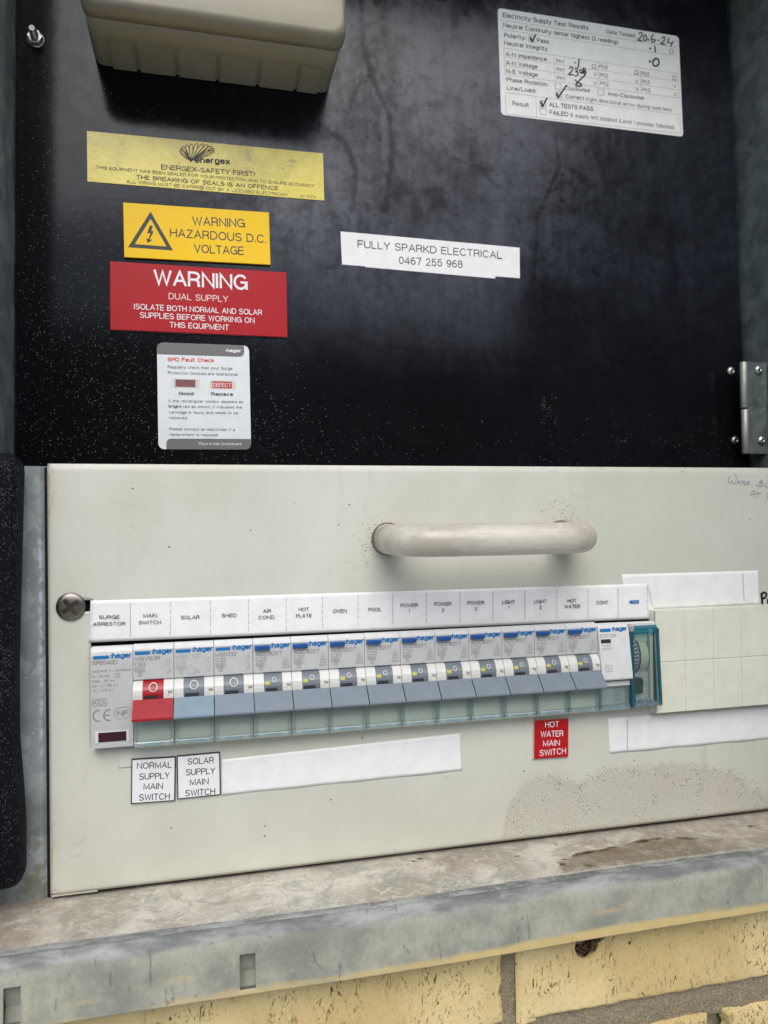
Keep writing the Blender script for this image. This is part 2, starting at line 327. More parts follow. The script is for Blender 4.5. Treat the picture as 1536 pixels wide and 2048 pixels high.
def clear(name, tint, gloss=0.16, body=(0.4,0.6,0.6,1), bodyf=0.1):
    n = NT(name)
    t = n.n('ShaderNodeBsdfTransparent'); n.set(t, 'Color', tint)
    g = n.n('ShaderNodeBsdfGlossy'); n.set(g, 'Roughness', 0.08); n.set(g, 'Color', (1,1,1,1))
    df = n.n('ShaderNodeBsdfDiffuse'); n.set(df, 'Color', body)
    f = n.n('ShaderNodeFresnel'); n.set(f, 'IOR', 1.45)
    m1 = n.n('ShaderNodeMixShader'); n.set(m1, 0, bodyf); n.t.links.new(t.outputs[0], m1.inputs[1]); n.t.links.new(df.outputs[0], m1.inputs[2])
    m2 = n.n('ShaderNodeMixShader'); n.t.links.new(n.math('ADD', f.outputs[0], gloss*0.2), m2.inputs[0]); n.t.links.new(m1.outputs[0], m2.inputs[1]); n.t.links.new(g.outputs[0], m2.inputs[2])
    n.t.links.new(m2.outputs[0], n.out.inputs[0]); return n.m
M['clear'] = clear('clear_tinted_plastic', (0.95,0.985,0.98,1), 0.1, bodyf=0.03)
M['rib'] = clear('teal_edge_plastic', (0.88,0.965,0.975,1), 0.5, (0.50,0.70,0.73,1), 0.16)
M['teal'] = clear('deep_teal_plastic', (0.40,0.76,0.84,1), 0.4, (0.06,0.32,0.42,1), 0.22)

# ---------------------------------------------------------------- mesh building (everything in millimetres, converted on build)
class MB:
    def __init__(s): s.bm = bmesh.new(); s.mats = []
    def mi(s, m):
        if m not in s.mats: s.mats.append(m)
        return s.mats.index(m)
    def poly(s, pts, m):
        vs = [s.bm.verts.new(Vector(p)*MM) for p in pts]
        try: f = s.bm.faces.new(vs); f.material_index = s.mi(m); return f
        except ValueError: return None
    def flat(s, pts2, y, m): return s.poly([(p[0], y, p[1]) for p in pts2], m)       # facing -y when given clockwise seen from the front is corrected later
    def add(s, b2, m, smooth=False):
        mp = {}; i = s.mi(m)
        for v in b2.verts: mp[v] = s.bm.verts.new(v.co)
        for f in b2.faces:
            try: nf = s.bm.faces.new([mp[v] for v in f.verts]); nf.material_index = i; nf.smooth = smooth or f.smooth
            except ValueError: pass
        b2.free()
    def box(s, x0, x1, y0, y1, z0, z1, m, bev=0.0, seg=2, smooth=False):
        b = bmesh.new(); bmesh.ops.create_cube(b, size=1.0)
        for v in b.verts: v.co = Vector(((x0+x1)/2+v.co.x*(x1-x0), (y0+y1)/2+v.co.y*(y1-y0), (z0+z1)/2+v.co.z*(z1-z0)))*MM
        if bev: bmesh.ops.bevel(b, geom=b.edges[:], offset=bev*MM, segments=seg, profile=0.5, affect='EDGES')
        s.add(b, m, smooth)
    def prof(s, pts, x0, x1, m, bev=0.0, smooth=False):
        """profile of (proud, z) points, extruded from x0 to x1"""
        b = bmesh.new()
        A = [b.verts.new(Vector((x0, -p, z))*MM) for p, z in pts]; C = [b.verts.new(Vector((x1, -p, z))*MM) for p, z in pts]
        n = len(pts)
        for i in range(n): b.faces.new([A[i], A[(i+1) % n], C[(i+1) % n], C[i]])
        b.faces.new(A[::-1]); b.faces.new(C)
        if bev: bmesh.ops.bevel(b, geom=[e for e in b.edges if e.calc_face_angle(0) > 0.6], offset=bev*MM, segments=2, affect='EDGES', profile=0.5)
        bmesh.ops.recalc_face_normals(b, faces=b.faces[:]); s.add(b, m, smooth)
    def slab(s, outline, y0, y1, m, bev=0.0, edge=None):
        """outline of (x, z) points, front at y0, back at y1"""
        b = bmesh.new(); n = len(outline)
        A = [b.verts.new(Vector((x, y0, z))*MM) for x, z in outline]; C = [b.verts.new(Vector((x, y1, z))*MM) for x, z in outline]
        fr = b.faces.new(A); b.faces.new(C[::-1])
        for i in range(n): b.faces.new([A[i], A[(i+1) % n], C[(i+1) % n], C[i]][::-1])
        if bev: bmesh.ops.bevel(b, geom=list(fr.edges), offset=bev*MM, segments=2, affect='EDGES', profile=0.5)
        bmesh.ops.recalc_face_normals(b, faces=b.faces[:])
        if edge is None: s.add(b, m)
        else:
            mp = {v: s.bm.verts.new(v.co) for v in b.verts}
            for f in b.faces:
                nf = s.bm.faces.new([mp[v] for v in f.verts]); nf.material_index = s.mi(m if abs(f.normal.y) > 0.9 else edge)
            b.free()
    def lathe(s, prof, centre, axis, m, seg=24, smooth=True):
        """profile of (radius, height) turned about axis through centre"""
        b = bmesh.new(); ax = Vector(axis).normalized(); q = ax.to_track_quat('Z', 'Y'); rings = []
        for r, h in prof:
            rings.append([b.verts.new((Vector(centre)+q @ Vector((r*math.cos(2*math.pi*k/seg), r*math.sin(2*math.pi*k/seg), h)))*MM) for k in range(seg)])
        for a, c in zip(rings, rings[1:]):
            for k in range(seg): b.faces.new([a[k], a[(k+1) % seg], c[(k+1) % seg], c[k]])
        b.faces.new(rings[0][::-1]); b.faces.new(rings[-1])
        bmesh.ops.recalc_face_normals(b, faces=b.faces[:])
        for f in b.faces: f.smooth = smooth and len(f.verts) == 4
        s.add(b, m)
    def tube(s, pts, r, m, seg=20, ry=None):
        b = bmesh.new(); P = [Vector(p) for p in pts]; rings = []
        for i, p in enumerate(P):
            t = (P[min(i+1, len(P)-1)]-P[max(i-1, 0)]).normalized(); up = Vector((0, 0, 1)) if abs(t.z) < 0.9 else Vector((0, 1, 0))
            a = t.cross(up).normalized(); c = a.cross(t)
            rr = r[i] if isinstance(r, (list, tuple)) else r
            rings.append([b.verts.new((p+a*rr*math.cos(2*math.pi*k/seg)+c*(ry or 1)*rr*math.sin(2*math.pi*k/seg))*MM) for k in range(seg)])
        for a, c in zip(rings, rings[1:]):
            for k in range(seg): b.faces.new([a[k], a[(k+1) % seg], c[(k+1) % seg], c[k]])
        b.faces.new(rings[0][::-1]); b.faces.new(rings[-1])
        bmesh.ops.recalc_face_normals(b, faces=b.faces[:])
        for f in b.faces: f.smooth = True
        s.add(b, m)
    def stroke(s, pts, wd, y, m, closed=False, sub=0):
        """flat ink line through (x, z) points"""
        P = [np.array(p, float) for p in pts]
        if sub:
            Q = []; n = len(P)
            for i in range(n-1):
                p0, p1, p2, p3 = P[max(i-1, 0)], P[i], P[i+1], P[min(i+2, n-1)]
                for k in range(sub):
                    t = k/sub; Q.append(0.5*((2*p1)+(-p0+p2)*t+(2*p0-5*p1+4*p2-p3)*t*t+(-p0+3*p1-3*p2+p3)*t**3))
            Q.append(P[-1]); P = Q
        if closed: P = P+[P[0]]
        s.q = getattr(s, 'q', 0)+1; ribbon(s, P, wd, y-0.004*(s.q % 4), m)
    def build(s, name, parent=None, mod=None, bevel=0.0):
        me = bpy.data.meshes.new(name); s.bm.normal_update(); s.bm.to_mesh(me); s.bm.free()
        for m in s.mats: me.materials.append(M[m])
        o = bpy.data.objects.new(name, me); COL.objects.link(o)
        if parent is not None: o.parent = parent
        return o

def rrect(x0, x1, z0, z1, r, seg=5, corners=(1,1,1,1)):
    pts = []
    for i, (cx, cz, a) in enumerate(((x1-r, z1-r, 0), (x0+r, z1-r, 90), (x0+r, z0+r, 180), (x1-r, z0+r, 270))):
        if not corners[i]: pts.append((cx+r*(1 if a in (0, 270) else -1), cz+r*(1 if a in (0, 90) else -1))); continue
        for k in range(seg+1):
            t = math.radians(a+90*k/seg); pts.append((cx+r*math.cos(t), cz+r*math.sin(t)))
    return pts

# ---- lettering: a plain sans letterform set drawn as strokes (capital height 1)
def arc(cx, cz, rx, rz, a0, a1, n=7): return [(cx+rx*math.cos(math.radians(a0+(a1-a0)*k/n)), cz+rz*math.sin(math.radians(a0+(a1-a0)*k/n))) for k in range(n+1)]
def oval(cx, cz, rx, rz): return arc(cx, cz, rx, rz, 90, 450, 16)
FONT = {
 'A': (.70, [[(0,0),(.35,1),(.70,0)],[(.12,.33),(.58,.33)]]),
 'B': (.62, [[(0,0),(0,1),(.33,1)]+arc(.33,.76,.25,.24,90,-90)+[(0,.52)],[(0,.52),(.34,.52)]+arc(.34,.26,.28,.26,90,-90)+[(0,0)]]),
 'C': (.70, [arc(.37,.5,.37,.5,40,320,16)]),
 'D': (.67, [[(0,0),(0,1),(.27,1)]+arc(.27,.5,.40,.5,90,-90,12)+[(0,0)]]),
 'E': (.56, [[(.56,1),(0,1),(0,0),(.57,0)],[(0,.52),(.52,.52)]]),
 'F': (.54, [[(.54,1),(0,1),(0,0)],[(0,.5),(.48,.5)]]),
 'G': (.74, [arc(.38,.5,.38,.5,42,352,16)+[(.76,.48),(.42,.48)],[(.75,.45),(.76,0)]]),
 'H': (.64, [[(0,0),(0,1)],[(.64,0),(.64,1)],[(0,.53),(.64,.53)]]),
 'I': (.02, [[(0,0),(0,1)]]),
 'J': (.46, [[(.46,1),(.46,.25)]+arc(.23,.25,.23,.25,0,-180)]),
 'K': (.62, [[(0,0),(0,1)],[(.60,1),(.02,.38)],[(.2,.56),(.64,0)]]),
 'L': (.50, [[(0,1),(0,0),(.50,0)]]),
 'M': (.78, [[(0,0),(0,1),(.39,.08),(.78,1),(.78,0)]]),
 'N': (.66, [[(0,0),(0,1),(.66,0),(.66,1)]]),
 'O': (.78, [oval(.39,.5,.39,.5)]),
 'P': (.58, [[(0,0),(0,1),(.32,1)]+arc(.32,.73,.27,.27,90,-90)+[(0,.46)]]),
 'Q': (.78, [oval(.39,.5,.39,.5),[(.48,.22),(.78,-.05)]]),
 'R': (.64, [[(0,0),(0,1),(.34,1)]+arc(.34,.74,.27,.26,90,-90)+[(0,.48)],[(.38,.48),(.56,.36),(.60,0)]]),
 'S': (.62, [arc(.31,.75,.28,.25,25,250,10)+arc(.31,.26,.31,.26,75,-155,12)]),
 'T': (.62, [[(0,1),(.62,1)],[(.31,1),(.31,0)]]),
 'U': (.64, [[(0,1),(0,.32)]+arc(.32,.32,.32,.32,180,360,10)+[(.64,1)]]),
 'V': (.66, [[(0,1),(.33,0),(.66,1)]]),
 'W': (.96, [[(0,1),(.25,0),(.48,.95),(.71,0),(.96,1)]]),
 'X': (.64, [[(0,0),(.62,1)],[(0,1),(.64,0)]]),
 'Y': (.64, [[(0,1),(.32,.45),(.64,1)],[(.32,.45),(.32,0)]]),
 'Z': (.60, [[(.02,1),(.58,1),(0,0),(.60,0)]]),
 '0': (.50, [oval(.25,.5,.25,.5)]), '1': (.30, [[(.02,.74),(.24,.98),(.24,0)]]),
 '2': (.50, [arc(.25,.73,.24,.27,170,-30,9)+[(0,0),(.5,0)]]),
 '3': (.50, [arc(.24,.76,.22,.24,160,-90,9)+arc(.25,.27,.25,.27,85,-160,10)]),
 '4': (.52, [[(.40,0),(.40,1),(0,.26),(.54,.26)]]),
 '5': (.50, [[(.46,1),(.09,1),(.04,.5)]+arc(.25,.33,.25,.33,120,-160,12)]),
 '6': (.50, [arc(.27,.5,.27,.5,55,180,8)+arc(.25,.31,.25,.31,180,540,14)]),
 '7': (.50, [[(0,1),(.5,1),(.32,.55),(.2,0)]]), '8': (.50, [oval(.25,.76,.21,.24), oval(.25,.27,.25,.27)]),
 '9': (.50, [arc(.25,.69,.25,.31,0,360,14)+arc(.23,.5,.27,.5,0,-125,8)]),
 'a': (.48, [arc(.25,.56,.2,.18,155,0,6)+[(.45,0)],oval(.22,.22,.22,.22)]), 'b': (.48, [[(0,0),(0,1)],oval(.24,.36,.24,.36)]),
 'c': (.46, [arc(.24,.36,.24,.36,50,310,12)]), 'd': (.48, [[(.48,0),(.48,1)],oval(.24,.36,.24,.36)]),
 'e': (.48, [[(.02,.38),(.48,.38)]+arc(.24,.36,.24,.36,5,315,13)]), 'f': (.28, [[(.28,1)]+arc(.26,.84,.14,.16,90,180,4)+[(.12,0)],[(0,.7),(.26,.7)]]),
 'g': (.48, [oval(.24,.36,.24,.36),[(.48,.72),(.48,0)]+arc(.24,-.02,.24,.24,0,-150,7)]), 'h': (.44, [[(0,0),(0,1)],[(0,.4)]+arc(.22,.45,.22,.26,160,0,6)+[(.44,0)]]),
 'i': (.02, [[(0,0),(0,.7)],[(0,.88),(0,.97)]]), 'j': (.1, [[(.1,.7),(.1,-.15),(0,-.25)],[(.1,.88),(.1,.97)]]), 'k': (.42, [[(0,0),(0,1)],[(.4,.7),(.02,.27)],[(.14,.4),(.44,0)]]), 'l': (.02, [[(0,0),(0,1)]]),
 'm': (.74, [[(0,0),(0,.7)],[(0,.45)]+arc(.18,.5,.19,.22,160,0,5)+[(.37,0)],[(.37,.45)]+arc(.55,.5,.19,.22,160,0,5)+[(.74,0)]]), 'n': (.44, [[(0,0),(0,.7)],[(0,.42)]+arc(.22,.46,.22,.26,160,0,6)+[(.44,0)]]),
 'o': (.50, [oval(.25,.36,.25,.36)]), 'p': (.48, [[(0,-.25),(0,.72)],oval(.24,.36,.24,.36)]), 'q': (.48, [[(.48,-.25),(.48,.72)],oval(.24,.36,.24,.36)]), 'r': (.26, [[(0,0),(0,.7)],[(0,.45)]+arc(.2,.5,.2,.22,160,75,4)]),
 's': (.42, [arc(.21,.54,.19,.17,30,250,7)+arc(.21,.18,.21,.18,75,-155,8)]), 't': (.26, [[(.1,.9),(.1,.1),(.18,0),(.26,.02)],[(0,.7),(.25,.7)]]), 'u': (.44, [[(0,.7),(0,.26)]+arc(.22,.26,.22,.26,180,340,6),[(.44,.7),(.44,0)]]),
 'v': (.46, [[(0,.7),(.23,0),(.46,.7)]]), 'w': (.68, [[(0,.7),(.17,0),(.34,.68),(.51,0),(.68,.7)]]), 'x': (.44, [[(0,0),(.43,.7)],[(0,.7),(.44,0)]]), 'y': (.46, [[(0,.7),(.24,0)],[(.46,.7),(.2,-.18),(.02,-.25)]]), 'z': (.42, [[(0,.7),(.4,.7),(0,0),(.42,0)]]),
 '.': (.06, [[(.03,0),(.03,.08)]]), ',': (.06, [[(.05,.08),(0,-.12)]]), ':': (.08, [[(.04,.05),(.04,.17)],[(.04,.52),(.04,.64)]]), '!': (.04, [[(.02,.32),(.02,1)],[(.02,0),(.02,.09)]]), '-': (.28, [[(0,.36),(.28,.36)]]), '/': (.34, [[(0,-.05),(.34,1)]]),
 '(': (.18, [arc(.4,.4,.38,.66,135,225,6)]), ')': (.18, [arc(-.2,.4,.38,.66,45,-45,6)]), '&': (.66, [[(.66,0),(.16,.66)]+arc(.3,.8,.16,.19,200,-30,8)+[(.1,.42)]+arc(.24,.25,.24,.25,150,330,8)+[(.62,.45)]]),
 'Ω': (.74, [[(0,0),(.24,0),(.24,.1)]+arc(.37,.58,.36,.42,235,-55,14)+[(.5,.1),(.5,0),(.74,0)]]), '≤': (.5, [[(.5,.8),(0,.5),(.5,.22)],[(0,.02),(.5,.02)]]), '~': (.5, [[(0,.35),(.12,.45),(.35,.3),(.5,.4)]]), ' ': (.22, []),
}
def ribbon(mb, P, wd, y, m):
    """one continuous mitred strip through the points"""
    P = [np.array(p, float) for p in P]; P = [p for i, p in enumerate(P) if i == 0 or np.hypot(*(p-P[i-1])) > 1e-4]
    if len(P) < 2: return
    closed = len(P) > 3 and np.hypot(*(P[0]-P[-1])) < 1e-3
    n = len(P); Lf = []; Rt = []
    for i in range(n):
        a = P[i]-P[i-1] if i > 0 else (P[0]-P[-2] if closed else P[1]-P[0]); c = P[i+1]-P[i] if i < n-1 else (P[1]-P[0] if closed else P[-1]-P[-2])
        a = a/np.hypot(*a); c = c/np.hypot(*c); t = a+c
        if np.hypot(*t) < 1e-3: t = a
        t = t/np.hypot(*t); nn = np.array([-t[1], t[0]]); k = 1/max(0.45, abs(np.dot(nn, np.array([-a[1], a[0]]))))
        e = (-a*wd*.3 if i == 0 else (c*wd*.3 if i == n-1 else 0)) if not closed else 0
        Lf.append(P[i]+nn*wd/2*k+e); Rt.append(P[i]-nn*wd/2*k+e)
    i_ = mb.mi(m); VL = [mb.bm.verts.new((p[0]*MM, y*MM, p[1]*MM)) for p in Lf]; VR = [mb.bm.verts.new((p[0]*MM, y*MM, p[1]*MM)) for p in Rt]
    for k in range(n-1):
        f = mb.bm.faces.new([VL[k], VL[k+1], VR[k+1], VR[k]]); f.material_index = i_
def text(mb, s, p0, p1, h, y, m, bold=0.0):
    """print s with its baseline from p0 to p1 (both (x, z)) and capital height h"""
    gap = .215; x = 0; items = []
    for ch in s:
        w_, st = FONT[ch]; items.append((x, st)); x += w_+gap
    tot = x-gap; p0 = np.array(p0, float); p1 = np.array(p1, float); d = p1-p0; L = np.hypot(*d); d = d/L; n = np.array([-d[1], d[0]])
    th = (0.125+min(bold,.035)*3.0)*h; sx = (L-th)/max(tot, .05) if tot > .1 else h; o_ = p0+d*th/2 if tot > .1 else p0+d*L/2; hh = h-th; q = 0
    for x, st in items:
        for P in st:
            ribbon(mb, [o_+d*px_*sx*1.0+n*(th/2+pz_*hh)+d*x*sx for px_, pz_ in P], th, y-0.004*(q % 4), m); q += 1
def texts(mb, s, x, z, wd, h, y, m, bold=0.0): text(mb, s, (x, z), (x+wd, z), h, y, m, bold)

def tag(o, label=None, cat=None, group=None, kind=None):
    if label: o['label'] = label
    if cat: o['category'] = cat
    if group: o['group'] = group
    if kind: o['kind'] = kind
    return o
def thing(name, label, cat, loc=(0,0,0), rot=(0,0,0), group=None):
    o = bpy.data.objects.new(name, None); COL.objects.link(o); o.empty_display_size = 0.01
    o.location = Vector(loc)*MM; o.rotation_euler = rot
    return tag(o, label, cat, group)

# ---- numpy noise for dirt masks
def vnoise(X, Z, cell, seed):
    r = np.random.RandomState(seed); g = r.rand(256, 256); a = X/cell; b = Z/cell
    i = np.floor(a).astype(int); j = np.floor(b).astype(int); fx = a-i; fz = b-j; fx = fx*fx*(3-2*fx); fz = fz*fz*(3-2*fz)
    G = lambda p, q: g[p % 256, q % 256]
    return (G(i,j)*(1-fx)+G(i+1,j)*fx)*(1-fz)+(G(i,j+1)*(1-fx)+G(i+1,j+1)*fx)*fz
def fbm(X, Z, cell, seed, oc=4):
    v = 0; a = 1; t = 0
    for k in range(oc): v = v+a*vnoise(X+37*k, Z+11*k, cell/2**k, seed+k); t += a; a *= 0.55
    return v/t
def sst(v, a, b): t = np.clip((v-a)/(b-a), 0, 1); return t*t*(3-2*t)
def dseg(X, Z, pts):
    D = np.full(X.shape, 1e9)
    for (x0, z0), (x1, z1) in zip(pts, pts[1:]):
        dx, dz = x1-x0, z1-z0; t = np.clip(((X-x0)*dx+(Z-z0)*dz)/(dx*dx+dz*dz+1e-9), 0, 1)
        D = np.minimum(D, np.hypot(X-x0-t*dx, Z-z0-t*dz))
    return D

def sheet(name, us, vs, to3d, masks, mat, parent=None, hole=None, solid=0.0, smooth=True):
    """grid over u, v with painted dirt masks; to3d(U, V) -> x, y, z arrays (mm)"""
    U, V = np.meshgrid(us, vs); x, y, z = to3d(U, V); nv, nu = U.shape
    co = np.stack([x.ravel(), y.ravel(), z.ravel()], 1)*MM
    idx = np.arange(nv*nu).reshape(nv, nu)
    q = np.stack([idx[:-1,:-1], idx[:-1,1:], idx[1:,1:], idx[1:,:-1]], -1).reshape(-1, 4)
    if hole is not None:
        cu = (U[:-1,:-1]+U[1:,1:])/2; cv = (V[:-1,:-1]+V[1:,1:])/2; q = q[~hole(cu, cv).ravel()]
    me = bpy.data.meshes.new(name); me.from_pydata(co.tolist(), [], q.tolist()); me.update()
    if smooth: me.polygons.foreach_set('use_smooth', [True]*len(me.polygons))
    at = me.color_attributes.new('mask', 'FLOAT_COLOR', 'POINT')
    ms = [np.broadcast_to(np.asarray(m, float), U.shape).ravel() for m in masks]
    while len(ms) < 4: ms.append(np.ones(U.size))
    at.data.foreach_set('color', np.stack(ms, 1).ravel().astype(np.float32))
    me.materials.append(M[mat]); o = bpy.data.objects.new(name, me); COL.objects.link(o)
    if parent is not None: o.parent = parent
    if solid:
        md = o.modifiers.new('thickness', 'SOLIDIFY'); md.thickness = solid*MM; md.offset = -1
    return o
def lines(a, b, step, extra=()):
    r = np.unique(np.round(np.concatenate([np.arange(a, b, step), [b], np.array(extra, float)]), 4))
    keep = [r[0]]
    for v in r[1:]:
        if v-keep[-1] > 0.15 or v in extra: keep.append(v)
    return np.array(keep)

# ================================================================ SETTING
g = MB(); g.poly([(-40000,-40000,-1400),(40000,-40000,-1400),(40000,3000,-1400),(-40000,3000,-1400)], 'ground')
tag(g.build('ground'), 'concrete ground below the wall', None, kind='structure')
# unseen dark board screen, added so the glossy board mirrors dark below the sky
f = thing('added_screen', 'added dark board screen, unseen, opposite the open cabinet', 'added_screen', (0,-6000,-1400))
n = NT('added_screen_paint'); n.pbsdf((0.05,0.052,0.045,1), 0.8); M['added_screen'] = n.m
for k in range(60):
    fb = MB(); x = -9000+k*300; fb.box(x, x+288, 0 if k % 2 else 15, 20 if k % 2 else 35, 0, 3650, 'added_screen'); fb.build('added_screen_board', f)
# ---- brick wall under the cabinet
wall = thing('brick_wall', 'yellow painted brick wall with grey mortar joints below the cabinet lip', 'wall', (0,0,-1400))
OZ = 1400; BY = -38
zt_ = W(1536,1960,BY)[1]; zb_ = W(1450,2020,BY)[1]; vx0 = W(1010,1960,BY)[0]; vx1 = W(1036,1960,BY)[0]; CH = W(1175,1893,BY); CA = W(1110,1972,BY); CB = W(1261,1886,BY)
mb = MB(); mb.box(-420, 760, BY+9, 60, 0, OZ-137, 'mortar'); mb.build('mortar_bed', wall)
def joint_sheet(x0, x1, z0, z1, seed, rough):
    us = lines(x0, x1, 1.2); vs = lines(z0, z1, 1.2)
    return sheet('mortar_joint', us, vs, lambda U, V: (U, BY+2.2+2.4*fbm(U, V, 9, seed)-rough*fbm(U, V, 2.2, seed+9), V+OZ), [0], 'mortar', wall)
joint_sheet(-130, 460, zb_-3, zt_+2, 5, 1.2)
joint_sheet(vx0-2, vx1+2, zt_-1, -135.3, 8, 1.2)
def brick(x0, x1, z0, z1, seed, chips=()):
    us = lines(x0, x1, 1.1); vs = lines(z0, z1, 1.1)
    def t3(U, V):
        e = np.minimum(np.minimum(U-x0, x1-U), np.minimum(V-z0, z1-V))
        rag = 1.1*fbm(U, V, 7, seed)
        y = 0.9*fbm(U, V, 16, seed+3)-0.5+(1-sst(e, -0.1, 2.2+rag))*6.0
        X = U+6.5*(fbm(V, U*0, 5.5, seed+5)-.5)*(1-sst(np.minimum(U-x0, x1-U), 0, 6)); Z = V+1.8*(fbm(U, V*0, 8, seed+6)-.5)*(1-sst(np.minimum(V-z0, z1-V), 0, 5))
        for cx, cz, r, d in chips:
            D = np.hypot((X-cx)*1.0, (Z-cz)*0.95)+1.8*(fbm(U, V, 3, seed+8)-.5); y = y+(1-sst(D, r*0.45, r))*d
        return X, BY+y, Z+OZ
    U, V = np.meshgrid(us, vs); Rm = 0*U
    for cx, cz, r, d in chips: Rm = np.maximum(Rm, 1-sst(np.hypot(U-cx, V-cz), r*.75, r*1.1))
    return sheet('brick', us, vs, t3, [Rm], 'brick', wall)
brick(vx1, vx1+234, zt_, -135.2, 11, chips=((CH[0], CH[1], 6.5, 11),(CH[0]+5, CH[1]+5, 5.0, 5),(CA[0],CA[1],0.9,3),(CB[0],CB[1],0.9,3)))
brick(vx0-232, vx0, zt_, -135.2, 21)
bx0 = W(1455,2030,BY)[0]
brick(bx0, bx0+234, zb_-76, zb_, 31)
brick(bx0-244, bx0-9, zb_-76, zb_, 41)
sheet('mortar_smear', lines(vx1-.5, vx1+9, 1), lines(zt_+.5, -135.3, 1), lambda U, V: (U, BY-0.9+1.2*fbm(U, V, 14, 3)+1.0*sst(U, vx1+2, vx1+8)+2.0*(1-sst(U, vx1-1, vx1+1.5)), V+OZ), [0], 'brick', wall)

# ================================================================ CABINET (galvanised box let into the wall)
cab = thing('meter_cabinet', 'galvanised steel meter cabinet box with grimy floor shelf and paint-smeared front lip', 'cabinet', (0,60,-136))
CY, CZ = -60, 136    # offsets to keep the children in wall coordinates
def child(o): o.location = Vector((0, CY, CZ))*MM; return o
# back of the box, dark inside
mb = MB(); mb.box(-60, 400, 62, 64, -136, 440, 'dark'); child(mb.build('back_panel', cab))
mb = MB(); mb.box(-44.5, -43, -45, 62, -113, 440, 'galv'); child(mb.build('side_panel', cab))  # paler steel copy here offsets the shade on the left side
mb = MB(); mb.box(383.4, 385, -45, 62, -113, 440, 'galv_dark'); child(mb.build('side_panel', cab))
mb = MB(); mb.box(-44.5, 385, -60, 62, 440, 442, 'galv_dark'); child(mb.build('roof_panel', cab))
mb = MB(); mb.box(386.5, 389, -300, -47, -110, 440, 'galv_dark', 0.5); o = child(mb.build('door', cab)); o['label'] = 'cabinet door swung open to the right'
mb = MB(); mb.box(-43, 383.4, 4.6, 60, -118, 79.0, 'dark'); child(mb.build('dark_backing', cab))  # solid black block standing in for the shaded interior
# shelf and lip follow one folded profile
def prof_pt(s):
    # s: distance along the fold from the back of the shelf (mm)
    s = np.asarray(s, float)
    L1 = 46.0; R = 7.5; A = math.radians(86); L2 = R*A
    y = np.where(s < L1, 4.6-s, 0.0); z = np.where(s < L1, -112.8+3.0*s/L1, 0.0)
    t = np.clip((s-L1)/R, 0, A)
    yb = 4.6-L1-R*np.sin(t); zb = -109.8-R*(1-np.cos(t))
    y = np.where(s >= L1, yb, y); z = np.where(s >= L1, zb, z)
    s3 = np.clip(s-L1-L2, 0, None); y = np.where(s > L1+L2, yb-s3*0.07, y); z = np.where(s > L1+L2, zb-s3, z)
    return y, z
def fold3d(U, V):
    y, z = prof_pt(V)
    sag = 1.2*np.exp(-((U-120)/70.0)**2)*sst(V, 15, 50)+0.5*(fbm(U, V, 60, 77)-.5)
    bend = 0.8*(fbm(U, V*0, 80, 78)-.5)*sst(V, 40, 60)
    return U, y+bend, z-sag
us = lines(-43, 383, 1.5, (-24.9, -18.9, 61.4, 67.5, 310, 316)); vs = lines(0, 49, 1.0)
U, V = np.meshgrid(us, vs)
R = np.clip((1-sst(U, -32, 2))*0.8+0.8*np.exp(-((U-168)/26)**2-((V-16)/11)**2)+sst(U, 200, 260)*0.6*(1-sst(V, 25, 46))+0.2*(1-sst(V, 0, 6))+0.3*sst(fbm(U, V, 34, 5), .55, .75), 0, 1)
ub = np.interp(U, [204, 212, 225, 240, 258, 276, 300, 330], [60, 31, 25.5, 24, 19.5, 19, 27, 32])+3.5*(fbm(U, V, 7, 17)-.5)
Am = sst(V-ub, -0.6, 1.6)*(1-sst(V, 41, 44.5))*(1-0.6*sst(U, 280, 320))
Dr = np.abs(V-ub-0.3)
Gm = (1-sst(Dr, 0.6, 2.4))*sst(U, 205, 212)*(0.35+0.9*sst(fbm(U, V*0, 9, 15), .4, .65))*(1-0.7*sst(U, 285, 310))
for cx, cv_, r in ((213, 34, 3.2), (224, 38.5, 3.6), (216, 29, 2.6), (150, 8, 3), (146, 10, 2.5), (196, 19, 2), (352, 28, 3), (330,18,3)): Gm = np.maximum(Gm, (1-sst(np.hypot(U-cx, (V-cv_)*1.3), r*.3, r))*.95)
Bm = 0.95*sst(V, 42, 46)+0.45*np.exp(-((U-70)/30)**2-((V-26)/9)**2)+0.5*np.exp(-((U+8)/10)**2-((V-22)/10)**2)+0.5*np.exp(-((U-180)/20)**2-((V-38)/8)**2)
child(sheet('floor_shelf', us, vs, fold3d, [R, Gm, Bm, Am], 'shelf', cab))
S0 = 46+7.5*math.radians(86)    # where the flat of the lip begins
vl = lines(49, S0+17.3, 0.7, (S0+1.8, S0+15.4)); U, V = np.meshgrid(us, vl)
d = V-S0
Rm = 0.75*sst(d, 11.5, 16)*sst(U, -30, 60)+0.45*sst(U, 90, 230)*sst(d, 5, 16)
for cx, cd_, rx, rz in ((4, 11, 12, 3), (22, 8.5, 9, 2), (38, 7.8, 13, 2), (225, 6.5, 18, 2), (235, 5, 12, 1.5), (-5, 17, 30, 2.5), (-26,13,2,8), (-17,13,2.5,7), (282, 13, 30, 2)):
    Rm = np.maximum(Rm, 0.62*np.exp(-((U-cx)/rx)**2-((d-cd_)/rz)**2))
Gb = 1-sst(d, -8.0+3.0*fbm(U, V, 20, 9), -1.0+3.0*fbm(U, V, 20, 9))
slots = [(-24.9, -18.9), (61.4, 67.5), (310, 316)]
hole = lambda u, v: np.any([(u > a) & (u < b) for a, b in slots], 0) & (v-S0 > 1.8) & (v-S0 < 15.4)
child(sheet('front_lip', us, vl, fold3d, [Rm, Gb, 0*U], 'lip', cab, hole=hole, solid=1.1))
